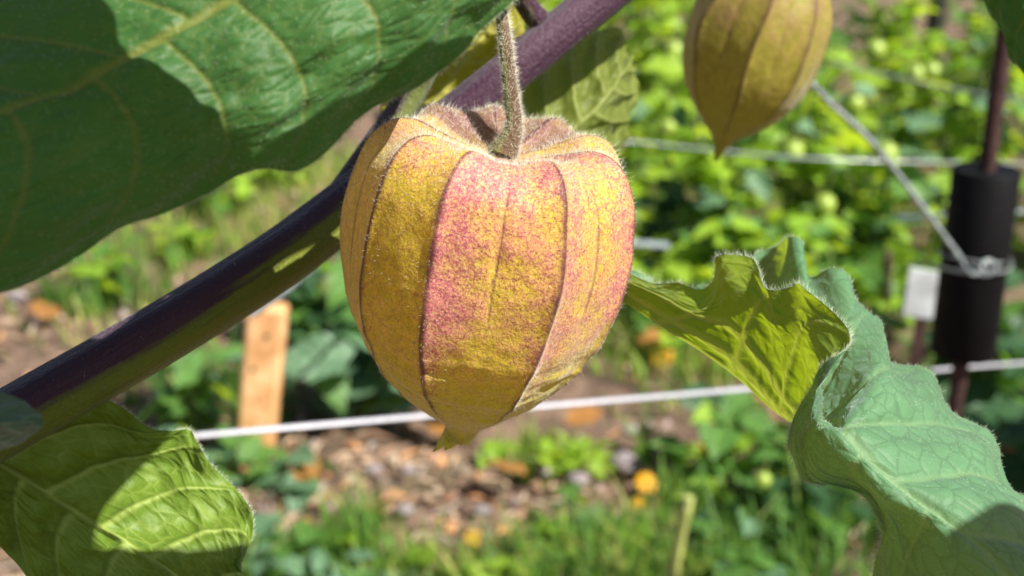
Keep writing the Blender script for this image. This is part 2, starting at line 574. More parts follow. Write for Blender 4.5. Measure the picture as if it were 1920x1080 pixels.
# ------------------------------------------------------------------ leaves as control nets
def leaf_net(name, net, mat, parent, nu=170, nv=120, base_u=None, nveins=9, slope=0.22, curve=0.10, L=0.10, Wd=0.05,
             relief=0.0006, pucker=0.0010, ruffle=0.0, ruffle_n=9, vein_w=0.012, cell=(26, 14), label=None, flip=False, seed=0, rib_w=0.05, lump=0.0005, calm=0.0, extra=()):
    """net: rows from base to tip of columns (px, py, depth) from one margin to the other; the middle column is the midrib"""
    C = np.array([[P(*c) for c in row] for row in net])
    S = catmull(C, nu)
    S = np.transpose(catmull(np.transpose(S, (1, 0, 2)), nv), (1, 0, 2))
    u = np.linspace(0, 1, nu)[:, None] * np.ones(nv)[None]
    v = np.ones(nu)[:, None] * np.linspace(-1, 1, nv)[None]
    N = grid_normals(S)
    av = np.abs(v)
    k = vnoise(u * 3 + seed, v * 2 + seed) * 0.012
    vein = np.exp(-(v / (rib_w * (1.15 - 0.75 * u))) ** 4)
    vd = vein.copy()
    puck = np.zeros_like(u)
    for side in (-1, 1):
        starts = (np.arange(nveins) + (0.0 if side < 0 else 0.45)) / nveins * 1.02 - 0.06
        q = u - slope * av - curve * av ** 2 + k
        dist = np.min(np.abs(q[..., None] - starts), -1)
        wv = vein_w * (1.1 - 0.7 * av)
        m = (v * side > 0)
        s = np.exp(-(dist / wv) ** 4) * (1 - smooth(0.82, 0.98, av))
        vein = np.where(m, np.maximum(vein, s * 0.8), vein)
        vd = np.where(m, np.maximum(vd, np.exp(-(dist / (wv * 1.5)) ** 2) * (1 - 0.6 * av)), vd)
        puck = np.where(m, smooth(0, 0.5 / nveins, dist), puck)
    if calm:
        puck = puck * (0.15 + 0.85 * smooth(calm - 0.08, calm + 0.12, u))
    for v0, um, wd in extra:
        g_ = np.exp(-((v - v0 * (1 - u / um)) / wd) ** 4) * smooth(um, um - 0.08, u)
        vein = np.maximum(vein, g_ * 0.9); vd = np.maximum(vd, g_ * 0.8)
    # tertiary cross veins
    tq = np.abs(((u * 55 + 7 * vnoise(u * 9 + seed, v * 7) + av * 5) % 1.0) - 0.5)
    ter = np.exp(-(tq / 0.07) ** 2) * 0.22 * puck
    vein = np.maximum(vein, ter)
    disp = -vd * relief + puck * pucker * (1 - smooth(0.8, 1, av)) * (0.5 + 0.5 * (1 - smooth(0.0, 0.15, u) * 0)) * np.minimum(1, av * 5)
    disp += lump * vnoise(u * 22 + seed, v * 12 + 3 * seed)
    if ruffle:
        disp += ruffle * av ** 3 * (np.sin(u * ruffle_n * 6.283 + 2.0 * (v > 0) + seed) + 0.6 * vnoise(u * ruffle_n * 2.2 + seed, v))
    S = S + N * disp[..., None]
    uvw = np.stack([u * cell[0], v * cell[1], np.full_like(u, seed)], -1)
    F = grid_faces(nu, nv)
    if not flip:
        F = F[:, ::-1]                                            # upper side towards du x dv
    o = mesh_obj(name, S.reshape(-1, 3), F, mat, parent, attrs={'vein': vein.ravel(), 'leafuv': uvw.reshape(-1, 3)})
    if label:
        o['label'] = label
    return o, S, grid_normals(S)


def margin_hairs(S, N, idx, count, length=0.0009, width=0.00007):
    """hairs along one edge (idx = column of the grid)"""
    e = S[:, idx]; inner = S[:, idx + (3 if idx == 0 else -3)]
    out = unit(e - inner)
    r = rng.random(count) * (len(e) - 1.001)
    i = r.astype(int); f = (r - i)[:, None]
    pt = e[i] * (1 - f) + e[i + 1] * f
    nm = unit(out[i] + N[i, idx] * rng.normal(0, 0.5, (count, 1)))
    return hairs(pt, nm, length, width, 0.35)


def surface_hairs(S, N, count, length, width, jitter=0.6, lean=None, sign=1.0, mask=None):
    n, m = S.shape[:2]
    i = rng.integers(0, n - 1, count); j = rng.integers(0, m - 1, count)
    if mask is not None:
        keep = rng.random(count) < mask[i, j]
        i, j = i[keep], j[keep]
    f = rng.random((len(i), 1)); g = rng.random((len(i), 1))
    pt = S[i, j] * (1 - f) * (1 - g) + S[i + 1, j] * f * (1 - g) + S[i, j + 1] * (1 - f) * g + S[i + 1, j + 1] * f * g
    return hairs(pt, N[i, j] * sign, length, width, jitter, lean)


# ------------------------------------------------------------------ the physalis plant (stem, shoots, leaves)
root = P(-300, 975, 0.166) + np.array([-0.17, 0.03, 0.0]); root[2] = 0.0
plant = empty('physalis_plant', root, 'velvety physalis plant with thick purple stem and broad leaves filling the foreground', 'plant')

stem_px = [(-300, 975, .166, 128), (0, 800, .172, 122), (300, 628, .180, 116), (500, 503, .191, 112), (620, 415, .201, 108), (750, 308, .207, 96),
           (950, 143, .210, 82), (1130, -5, .213, 80), (1300, -140, .216, 76), (1500, -330, .222, 66)]
path = [P(a, b, d) for a, b, d, w in stem_px]
rad = [w / FPX * d / 2 for a, b, d, w in stem_px]
low = path[0]
path = [np.array([root[0], root[1], -0.03]), np.array([root[0] + 0.01, root[1], 0.2]), np.array([root[0] + 0.05, root[1] - 0.01, 0.40]), low + np.array([-0.045, 0.004, -0.05])] + path
rad = [0.0075, 0.007, 0.0065, 0.0058] + rad
V, F, N = tube(path, rad, 40, 260, ridge=lambda t: 1 + 0.035 * np.cos(5 * t + 0.6) + 0.012 * np.cos(9 * t))
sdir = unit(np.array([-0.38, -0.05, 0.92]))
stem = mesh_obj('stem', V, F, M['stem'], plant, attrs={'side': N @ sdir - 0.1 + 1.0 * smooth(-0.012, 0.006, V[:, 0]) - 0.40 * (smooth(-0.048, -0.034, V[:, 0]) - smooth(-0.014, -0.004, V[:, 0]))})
sel = rng.integers(0, len(V) - 2, 2600)
sel = sel[V[sel, 2] > 0.5]
hv, hf = hairs(V[sel] + rng.normal(0, 0.0003, (len(sel), 3)), N[sel], 0.0003, 0.00003, 0.6)
tag(mesh_obj('fuzz', hv, hf, M['hair'], stem), kind='stuff')

# side shoot rising along the left of the husk, and the small fork at the top
def shoot(pts, name, mat, thick_d=None, n=60, fuzz=0, side=0.0):
    pth = [P(a, b, d) for a, b, d, w in pts]
    rd = [w / FPX * d / 2 for a, b, d, w in pts]
    V, F, N = tube(pth, rd, 20, n, ridge=lambda t: 1 + 0.05 * np.cos(4 * t))
    o = mesh_obj(name, V, F, mat, plant, attrs={'side': N @ sdir + side})
    if fuzz:
        s = rng.integers(0, len(V) - 2, fuzz)
        hv, hf = hairs(V[s] + rng.normal(0, 0.0002, (len(s), 3)), N[s], 0.0005, 0.00005, 0.5)
        tag(mesh_obj('fuzz', hv, hf, M['hair'], o), kind='stuff')
    return o


shoot([(590, 440, .206, 70), (650, 360, .207, 66), (712, 268, .208, 60), (775, 170, .209, 52), (830, 60, .206, 44), (880, -60, .200, 38)], 'side_shoot', M['shoot'], fuzz=900)
shoot([(1040, 72, .212, 40), (1012, 40, .211, 42), (985, 5, .209, 40), (960, -60, .206, 36), (930, -140, .200, 34)], 'side_shoot', M['stem'], fuzz=300, side=0.3)

# --- big leaf, upper left: rows run from its base (upper right, out of frame) to its tip (lower left)
big_net = [
    [(700, -420, 0.1365), (730, -330, 0.1274), (800, -240, 0.1229), (930, -150, 0.1238), (1060, -110, 0.1301)],
    [(480, -420, 0.1365), (570, -290, 0.1256), (640, -130, 0.1219), (840, -60, 0.1229), (948, 5, 0.1292)],
    [(240, -400, 0.1383), (380, -240, 0.1256), (520, -58, 0.1210), (740, 20, 0.1219), (862, 102, 0.1283)],
    [(60, -340, 0.1383), (230, -170, 0.1256), (420, 0, 0.1201), (640, 95, 0.1210), (764, 172, 0.1274)],
    [(-120, -280, 0.1383), (90, -90, 0.1256), (325, 58, 0.1192), (545, 165, 0.1201), (655, 240, 0.1265)],
    [(-280, -200, 0.1383), (-30, -20, 0.1256), (235, 108, 0.1183), (440, 222, 0.1192), (556, 322, 0.1256)],
    [(-420, -120, 0.1383), (-160, 50, 0.1247), (130, 164, 0.1174), (335, 275, 0.1183), (440, 328, 0.1247)],
    [(-540, -20, 0.1383), (-280, 130, 0.1247), (10, 208, 0.1165), (190, 345, 0.1174), (300, 398, 0.1238)],
    [(-660, 90, 0.1383), (-420, 215, 0.1247), (-130, 262, 0.1165), (20, 420, 0.1174), (120, 492, 0.1238)],
    [(-760, 230, 0.1383), (-560, 310, 0.1256), (-300, 345, 0.1183), (-150, 500, 0.1192), (-80, 578, 0.1256)],
    [(-800, 400, 0.1365), (-680, 430, 0.1274), (-480, 460, 0.1219), (-360, 570, 0.1229), (-280, 640, 0.1292)],
    [(-740, 560, 0.1347), (-720, 570, 0.1310), (-680, 590, 0.1274), (-640, 620, 0.1283), (-600, 650, 0.1347)],
]
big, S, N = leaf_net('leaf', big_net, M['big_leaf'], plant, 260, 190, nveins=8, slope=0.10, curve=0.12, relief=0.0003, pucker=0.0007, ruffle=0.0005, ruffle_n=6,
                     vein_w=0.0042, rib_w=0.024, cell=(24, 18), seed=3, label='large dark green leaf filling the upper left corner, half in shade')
hv, hf = margin_hairs(S, N, S.shape[1] - 1, 1500, 0.0006, 0.00005)
h2 = surface_hairs(S, N, 5000, 0.0005, 0.00004, 0.8)
tag(mesh_obj('fuzz', np.concatenate([hv, h2[0]]), np.concatenate([hf, h2[1] + len(hv)]), M['hair_green'], big), kind='stuff')
shoot([(800, -240, .123, 34), (930, -260, .160, 34), (1120, -240, .19, 36), (1300, -140, .214, 40)], 'petiole', M['shoot'])

# --- right leaf: folded like a gutter at its base, then spreading down to the right
right_net = [
    [(1150, 505, 0.1880), (1150, 522, 0.1860), (1152, 548, 0.1870), (1160, 535, 0.1920), (1165, 512, 0.1940)],
    [(1235, 530, 0.1800), (1232, 556, 0.1780), (1228, 598, 0.1810), (1238, 570, 0.1880), (1245, 535, 0.1930)],
    [(1310, 545, 0.1750), (1312, 588, 0.1720), (1310, 648, 0.1760), (1318, 600, 0.1870), (1330, 545, 0.1950)],
    [(1352, 488, 0.1720), (1372, 580, 0.1680), (1380, 700, 0.1730), (1390, 610, 0.1860), (1400, 515, 0.1970)],
    [(1400, 482, 0.1680), (1422, 600, 0.1640), (1435, 748, 0.1700), (1448, 600, 0.1860), (1438, 468, 0.1990)],
    [(1452, 545, 0.1630), (1468, 640, 0.1600), (1482, 785, 0.1670), (1510, 640, 0.1770), (1490, 450, 0.1900)],
    [(1506, 535, 0.1570), (1508, 660, 0.1560), (1515, 800, 0.1640), (1560, 660, 0.1730), (1520, 508, 0.1880)],
    [(1592, 628, 0.1490), (1545, 700, 0.1510), (1545, 795, 0.1610), (1605, 680, 0.1690), (1592, 522, 0.1850)],
    [(1522, 715, 0.1500), (1524, 770, 0.1510), (1562, 790, 0.1570), (1640, 690, 0.1650), (1640, 590, 0.1820)],
    [(1480, 825, 0.1569), (1512, 815, 0.1553), (1578, 800, 0.1525), (1680, 735, 0.1620), (1672, 655, 0.1790)],
    [(1496, 892, 0.1576), (1540, 875, 0.1550), (1622, 850, 0.1505), (1725, 795, 0.1630), (1740, 705, 0.1780)],
    [(1590, 920, 0.1536), (1622, 915, 0.1520), (1690, 912, 0.1490), (1785, 845, 0.1600), (1810, 780, 0.1750)],
    [(1655, 985, 0.1527), (1690, 975, 0.1509), (1765, 965, 0.1475), (1855, 905, 0.1570), (1880, 870, 0.1760)],
    [(1635, 1075, 0.1563), (1715, 1060, 0.1522), (1850, 1035, 0.1460), (1930, 985, 0.1540), (1945, 955, 0.1700)],
    [(1660, 1170, 0.1575), (1770, 1160, 0.1524), (1930, 1130, 0.1455), (2015, 1080, 0.1510), (2040, 1060, 0.1640)],
    [(1800, 1290, 0.1564), (1880, 1265, 0.1523), (2020, 1240, 0.1465), (2090, 1200, 0.1500), (2120, 1180, 0.1560)],
    [(2080, 1360, 0.1500), (2090, 1350, 0.1500), (2110, 1345, 0.1500), (2130, 1330, 0.1510), (2150, 1320, 0.1520)],
]
right, S, N = leaf_net('leaf', right_net, M['right_leaf'], plant, 300, 170, nveins=9, slope=0.10, curve=0.06, relief=0.0005, pucker=0.0008, lump=0.0002, calm=0.56, extra=((-0.30, 0.44, 0.055), (-0.62, 0.46, 0.04)), ruffle=0.0009, ruffle_n=10,
                       vein_w=0.0065, rib_w=0.07, cell=(30, 10), seed=11, label='folded blue green leaf with wavy edge and lit yellow underside')
hv, hf = margin_hairs(S, N, 0, 2600, 0.0008, 0.00005)
h2 = margin_hairs(S, N, S.shape[1] - 1, 1800, 0.0007, 0.00005)
h3 = surface_hairs(S, N, 5000, 0.0003, 0.00004, 0.8, sign=1)
tag(mesh_obj('fuzz', np.concatenate([hv, h2[0], h3[0]]), np.concatenate([hf, h2[1] + len(hv), h3[1] + len(hv) + len(h2[0])]), M['hair_green'], right), kind='stuff')
shoot([(880, 200, .212, 40), (960, 330, .206, 44), (1060, 460, .198, 46), (1150, 530, .190, 44), (1200, 552, .186, 36)], 'petiole', M['shoot'], side=-0.6)

# --- lower left leaf, seen from beneath with the sun coming through
low_net = [
    [(-110, 850, 0.1786), (-105, 840, 0.1790), (-100, 830, 0.1795), (-80, 800, 0.1795), (-60, 780, 0.1795)],
    [(-90, 930, 0.1741), (-60, 890, 0.1763), (-40, 850, 0.1777), (50, 785, 0.1782), (90, 740, 0.1782)],
    [(-40, 985, 0.1705), (-5, 930, 0.1736), (40, 895, 0.1754), (150, 800, 0.1772), (205, 752, 0.1782)],
    [(5, 1030, 0.1678), (50, 980, 0.1709), (110, 940, 0.1736), (215, 850, 0.1763), (288, 806, 0.1772)],
    [(55, 1085, 0.1651), (110, 1030, 0.1687), (190, 990, 0.1714), (290, 895, 0.1754), (352, 806, 0.1763)],
    [(110, 1150, 0.1628), (180, 1090, 0.1664), (262, 1035, 0.1696), (345, 950, 0.1741), (392, 868, 0.1763)],
    [(190, 1210, 0.1610), (260, 1150, 0.1646), (335, 1085, 0.1678), (400, 1010, 0.1723), (452, 925, 0.1759)],
    [(290, 1250, 0.1601), (340, 1200, 0.1633), (400, 1130, 0.1664), (440, 1070, 0.1701), (474, 1010, 0.1736)],
    [(400, 1260, 0.1601), (430, 1230, 0.1628), (455, 1175, 0.1651), (460, 1130, 0.1678), (452, 1085, 0.1701)],
    [(500, 1250, 0.1610), (502, 1245, 0.1619), (505, 1235, 0.1628), (508, 1225, 0.1637), (510, 1215, 0.1646)],
]
lowl, S, N = leaf_net('leaf', low_net, M['low_leaf'], plant, 200, 160, nveins=7, slope=0.05, curve=0.16, relief=-0.0008, pucker=-0.0009, ruffle=0.0010, ruffle_n=5,
                      vein_w=0.010, rib_w=0.035, cell=(16, 12), seed=21, flip=True, label='sunlit leaf seen from below in the lower left corner')
hv, hf = margin_hairs(S, N, S.shape[1] - 1, 900, 0.0006, 0.00005)
tag(mesh_obj('fuzz', hv, hf, M['hair_green'], lowl), kind='stuff')
shoot([(-300, 965, .168, 40), (-200, 890, .173, 34), (-100, 830, .178, 28)], 'petiole', M['shoot'])

# --- leaf behind the husk, right of the stem
back_net = [
    [(880, 330, .226), (890, 340, .226), (900, 350, .226), (910, 360, .226), (920, 370, .226)],
    [(930, 210, .232), (970, 250, .229), (1000, 300, .228), (1030, 340, .230), (1060, 380, .234)],
    [(985, 130, .238), (1030, 180, .233), (1072, 245, .231), (1110, 290, .234), (1130, 330, .240)],
    [(1050, 70, .243), (1090, 120, .237), (1130, 190, .234), (1155, 230, .238), (1165, 265, .245)],
    [(1110, 50, .247), (1140, 95, .242), (1165, 140, .239), (1180, 170, .242), (1188, 200, .248)],
    [(1170, 70, .250), (1178, 85, .247), (1188, 105, .245), (1192, 120, .246), (1195, 135, .249)],
]
leaf_net('leaf', back_net, M['back_leaf'], plant, 120, 90, nveins=6, slope=0.10, curve=0.15, ruffle=0.0008, ruffle_n=4, vein_w=0.012, rib_w=0.05, cell=(14, 10), seed=31,
         label='mid green leaf behind the husk below the purple stem')
shoot([(760, 310, .208, 34), (830, 330, .218, 30), (900, 350, .226, 26)], 'petiole', M['shoot'])

# --- yellow-green leaf between the big leaf and the stem
yel_net = [
    [(800, 330, .219), (803, 332, .219), (806, 334, .219), (812, 334, .219), (818, 330, .219)],
    [(725, 260, .224), (760, 250, .221), (800, 235, .219), (850, 262, .220), (890, 290, .223)],
    [(720, 170, .226), (780, 160, .221), (838, 165, .219), (890, 200, .220), (930, 240, .223)],
    [(770, 70, .226), (830, 80, .221), (890, 92, .219), (940, 120, .220), (975, 150, .223)],
    [(850, -20, .226), (890, 0, .221), (930, 30, .219), (960, 50, .220), (985, 70, .223)],
    [(950, -70, .224), (962, -60, .222), (972, -48, .221), (980, -40, .222), (986, -34, .223)],
]
leaf_net('leaf', yel_net, M['yellow_leaf'], plant, 120, 90, nveins=6, slope=0.10, curve=0.15, ruffle=0.0004, ruffle_n=4, vein_w=0.012, rib_w=0.07, cell=(14, 8), seed=41,
         label='yellowish leaf squeezed between the big leaf and the purple stem')

# --- dark leaf at the upper right edge and grey-green leaf tip at the left edge
dark_net = [
    [(1800, -260, .205), (1840, -270, .203), (1900, -280, .202), (1980, -270, .203), (2040, -250, .206)],
    [(1806, -150, .210), (1860, -140, .206), (1930, -120, .204), (2030, -110, .207), (2110, -90, .212)],
    [(1835, -40, .213), (1880, -30, .208), (1950, 0, .206), (2040, 10, .209), (2120, 40, .214)],
    [(1868, 50, .214), (1910, 60, .210), (1965, 80, .208), (2030, 90, .211), (2090, 120, .215)],
    [(1905, 118, .215), (1940, 125, .212), (1975, 140, .211), (2020, 150, .213), (2060, 170, .216)],
    [(1965, 200, .216), (1972, 203, .215), (1980, 206, .215), (1990, 208, .215), (2000, 210, .216)],
]
leaf_net('leaf', dark_net, M['big_leaf'], plant, 90, 70, nveins=6, ruffle=0.0004, ruffle_n=4, vein_w=0.012, cell=(14, 10), seed=51,
         label='dark leaf poking in at the upper right edge')
shoot([(1500, -330, .222, 40), (1700, -330, .212, 34), (1900, -280, .203, 28)], 'petiole', M['shoot'])
grey_net = [
    [(-260, 790, .118), (-255, 795, .118), (-250, 800, .118), (-245, 805, .118), (-240, 810, .118)],
    [(-170, 735, .122), (-160, 770, .119), (-150, 800, .118), (-140, 830, .120), (-130, 860, .124)],
    [(-60, 725, .123), (-55, 765, .120), (-50, 797, .118), (-50, 825, .120), (-50, 855, .124)],
    [(30, 745, .122), (32, 770, .120), (34, 792, .119), (34, 812, .120), (30, 836, .123)],
    [(78, 778, .121), (80, 784, .120), (82, 790, .120), (81, 796, .120), (79, 802, .121)],
]
leaf_net('leaf', grey_net, M['grey_leaf'], plant, 80, 60, nveins=5, vein_w=0.012, relief=.0002, pucker=.0002, lump=.0001, cell=(8, 6), seed=61, flip=True,
         label='blurred grey green leaf tip at the left edge')
shoot([(-250, 800, .118, 30), (-330, 850, .14, 34), (-330, 940, .186, 40)], 'petiole', M['shoot'])


# --- added leaves out of view, shaped in light space to shade the plant below
LA = unit(np.cross([0, 0, 1.0], SUN)); LB = np.cross(SUN, LA)
def shade_leaf(rows, label, seed):
    net = []
    for row in rows:
        r_ = []
        for a, b, q in row:
            w = CAM + (LA * a + LB * b + SUN * q) * 0.01 - CAM
            d = float(w @ FWD)
            r_.append(w)
        net.append(r_)
    C = np.array(net)
    S = catmull(C, 50)
    S = np.transpose(catmull(np.transpose(S, (1, 0, 2)), 40), (1, 0, 2)) + CAM
    u = np.linspace(0, 1, 50)[:, None] * np.ones(40)[None]; v = np.ones(50)[:, None] * np.linspace(-1, 1, 40)[None]
    o = mesh_obj('leaf', S.reshape(-1, 3), grid_faces(50, 40), M['back_leaf'], plant,
                 attrs={'vein': np.exp(-(v / .05) ** 2).ravel(), 'leafuv': np.stack([u * 14, v * 8, u * 0], -1).reshape(-1, 3)})
    o['label'] = label
    return S


shade_leaf([[(8.5, 8.8, -5.0), (8.4, 8.9, -5.0), (8.3, 9.0, -5.0)], [(8.22, 6.6, -4.2), (6.6, 7.2, -4.0), (4.9, 7.7, -4.4)], [(8.04, 5.78, -4.2), (6.4, 5.9, -3.8), (4.4, 6.0, -4.4)],
            [(8.32, 4.86, -4.2), (7.0, 4.8, -3.8), (5.2, 4.5, -4.2)], [(8.60, 4.42, -4.2), (7.8, 4.2, -4.0), (6.4, 3.9, -4.2)], [(8.5, 3.9, -4.2), (8.3, 3.8, -4.2), (8.0, 3.7, -4.2)]], 'broad unseen leaf shaped to shade the large leaf', 1)
shade_leaf([[(12.9, 5.2, -7.7), (12.9, 5.3, -7.7), (12.9, 5.4, -7.7)], [(12.2, 4.85, -7.7), (12.2, 5.3, -7.6), (12.2, 5.75, -7.7)], [(11.2, 4.66, -7.7), (11.2, 5.2, -7.5), (11.2, 5.8, -7.7)], [(10.4, 4.56, -7.7), (10.3, 5.1, -7.5), (10.2, 5.7, -7.7)],
            [(9.7, 4.7, -7.8), (9.6, 5.0, -7.7), (9.5, 5.3, -7.8)], [(9.3, 4.9, -7.9), (9.25, 5.0, -7.9), (9.2, 5.1, -7.9)]], 'hidden leaf added behind the large upper left leaf to shade the stem', 5)
shade_leaf([[(8.6, 4.45, -3.2), (8.0, 4.5, -3.0), (7.4, 4.5, -3.2)], [(10.7, 4.22, -3.4), (9.2, 4.20, -2.9), (6.8, 4.1, -3.2)], [(9.75, 3.90, -3.2), (8.4, 3.8, -2.7), (5.4, 3.6, -3.0)],
            [(9.35, 3.40, -3.0), (8.0, 3.2, -2.4), (5.6, 3.1, -2.6)], [(10.0, 2.72, -2.6), (8.6, 2.5, -2.0), (6.2, 2.5, -2.2)], [(10.75, 2.1, -2.0), (9.2, 1.8, -1.5), (7.4, 1.9, -1.7)], [(10.3, 1.7, -1.5), (9.6, 1.5, -1.3), (9.0, 1.5, -1.3)]], 'long unseen leaf shaped to shade the lower left leaf', 2)
shade_leaf([[(11.3, 6.0, -5.0), (11.3, 6.1, -5.0), (11.3, 6.2, -5.0)], [(12.2, 5.36, -4.6), (12.1, 6.1, -4.3), (12.0, 6.9, -4.6)], [(13.2, 5.38, -4.6), (13.2, 6.3, -4.3), (13.2, 7.3, -4.6)], [(14.3, 5.46, -4.6), (14.4, 6.3, -4.3), (14.5, 7.1, -4.6)],
            [(15.6, 6.0, -5.0), (15.7, 6.3, -4.9), (15.7, 6.6, -5.0)]], 'small unseen leaf added to shade the thick stem', 4)
shade_leaf([[(13.05, -3.15, 5.4), (13.05, -3.45, 5.5), (13.05, -3.85, 5.4)], [(13.82, -3.27, 5.5), (13.75, -4.45, 5.8), (13.55, -5.85, 5.6)], [(14.65, -3.55, 5.5), (14.55, -4.85, 5.9), (14.35, -6.25, 5.6)],
            [(15.15, -4.25, 5.5), (15.15, -5.25, 5.8), (15.15, -6.45, 5.6)], [(15.75, -5.65, 5.5), (15.85, -6.05, 5.6), (15.95, -6.45, 5.5)]], 'unseen leaf shaped to shade the corner of the folded leaf', 3)


# ------------------------------------------------------------------ husks
def husk(name, centre, profile, ribs, tilt_y, tilt_x, mat, colour_fn, parent_label, scale=0.01, nphi=420, nt=240, chord=0.85, n_hair=0, hair_len=0.0007, twist=0.0, seed=0, tip_bend=0.0):
    root = empty(name, centre, parent_label, 'husk')
    prof = catmull(np.array(profile), nt)                        # r, z in cm
    ribs = np.radians(np.array(sorted(ribs)))
    phi = np.linspace(-np.pi, np.pi, nphi, endpoint=False)
    # distance to ribs
    ext = np.concatenate([ribs - 2 * np.pi, ribs, ribs + 2 * np.pi])
    k = np.searchsorted(ext, phi)
    lo, hi = ext[k - 1], ext[k]
    gap = hi - lo
    mid = (lo + hi) / 2
    wob = 0.030 * vnoise(np.linspace(0, 7, nt)[:, None] + seed, np.zeros((nt, 1)))
    ch = np.cos(gap / 2) / np.cos(phi - mid)
    fr = (phi - lo) / gap
    arc = np.minimum(phi - lo, hi - phi)                           # radians to nearest rib
    r, z = prof[:, 0][:, None], prof[:, 1][:, None]
    zz = z * np.ones((1, nphi)); pp = np.ones((nt, 1)) * phi[None]
    body = smooth(0.25, 1.0, r)
    low_fade = smooth(-2.9, -2.0, z)
    f = 1 + (ch - 1)[None] * chord * body
    puff = np.random.default_rng(seed + 5).uniform(-0.030, 0.030, len(ext))[(k - 1) % len(ribs)]
    f = f + (puff * np.sin(np.pi * fr) ** 0.6)[None] * body
    ridge = np.exp(-(arc / 0.045) ** 2)[None]
    groove = np.exp(-((fr - 0.5) * gap / 0.05) ** 2)[None] * (gap > math.radians(40))[None]
    f = f + body * (0.016 * ridge - 0.012 * groove * smooth(-1.2, 0.2, z))
    f = f + body * 0.020 * vnoise(np.cos(pp) * 2.2 + 7 + seed, np.sin(pp) * 2.2 + 3, zz * 1.1 + 5)
    f = f + body * 0.007 * vnoise(np.cos(pp) * 7 + 7 + seed, np.sin(pp) * 7 + 3, zz * 3.0 + 5)
    low_w = smooth(-0.9, -1.9, z) * smooth(0.2, 0.5, r)
    f = f + low_w * (0.022 * vnoise(pp * 3.0 + seed, zz * 9.0) + 0.008 * vnoise(pp * 6, zz * 20 + seed))
    # ribs arch up over the shoulder, panels sag between them
    shoulder = smooth(0.5, 1.35, z) * smooth(0.15, 0.6, r)
    sag = (1 - np.exp(-(arc / 0.16) ** 2))[None]
    Z = zz - 0.11 * shoulder * sag * np.minimum(1, gap / 0.8)[None]
    R = r * f
    ph = pp + twist * (zz - zz.max()) * 0.1 + wob + 0.035 * vnoise(zz * 1.3 + seed, np.cos(pp) * 3, np.sin(pp) * 3)
    X = R * np.sin(ph); Y = -R * np.cos(ph)
    X = X + tip_bend * smooth(-1.8, -3.1, z)
    pts = np.stack([X, Y, Z], -1) * scale
    Rm = np.array(Matrix.Rotation(tilt_y, 3, 'Y') @ Matrix.Rotation(tilt_x, 3, 'X'))
    S = pts @ Rm.T + np.asarray(centre)
    cl = colour_fn(np.degrees(pp), zz, r * np.ones_like(pp), fr[None] * np.ones_like(pp))
    linew = 0.020 + 0.010 * vnoise(zz * 4, pp * 2)
    vein = np.exp(-(arc[None] / linew) ** 2) * smooth(-2.9, -2.3, zz) * 0.95
    mv = np.exp(-(((fr - 0.5) * gap)[None] / (linew * 0.55)) ** 2) * (gap > math.radians(34))[None] * smooth(-0.9, -0.3, zz) * (1 - smooth(1.0, 1.4, zz)) * 0.7
    # fine side veins branching from each rib
    bq = np.abs(((zz * 2.6 + arc[None] * 2.2 + 0.6 * vnoise(zz * 3 + seed, pp * 5)) % 1.0) - 0.5)
    sv = np.exp(-(bq / 0.025) ** 2) * 0.5 * smooth(0.3, 0.0, arc[None]) * smooth(-2.6, -1.8, zz)
    vein = np.maximum(np.maximum(vein, mv), sv)
    F = grid_faces(nt, nphi, wrap=True)
    at = {'pink': cl['pink'].ravel(), 'low': cl['low'].ravel(), 'purple': cl['purple'].ravel(), 'vein': vein.ravel()}
    F = F[:, ::-1]
    o = mesh_obj('husk_shell', S.reshape(-1, 3), F, mat, root, attrs=at)
    Nn = grid_normals(S)
    c = np.asarray(centre)
    if np.mean(np.sum(Nn * (S - c), -1)) < 0:
        Nn = -Nn
    if n_hair:
        mask = np.clip(0.25 + 0.9 * np.exp(-(arc / 0.05) ** 2)[None] + 0.5 * shoulder * np.ones_like(pp), 0, 1) * np.clip(r / 1.2, 0.1, 1)
        hv, hf = surface_hairs(S, Nn, n_hair, hair_len, 0.000036, 0.7, mask=mask)
        top = (shoulder * (0.35 + 0.65 * np.exp(-(arc / 0.12) ** 2))[None]) * np.ones_like(pp)
        tv, tf = surface_hairs(S, Nn, n_hair // 2, hair_len * 1.7, 0.00004, 0.6, mask=np.clip(top, 0, 1))
        hf = np.concatenate([hf, tf + len(hv)]); hv = np.concatenate([hv, tv])
        tag(mesh_obj('fuzz', hv, hf, M['hair'], o), kind='stuff')
    return root, o, Rm, S, Nn


def pulse(x, a, b, s):
    return smooth(a - s, a + s, x) * (1 - smooth(b - s, b + s, x))


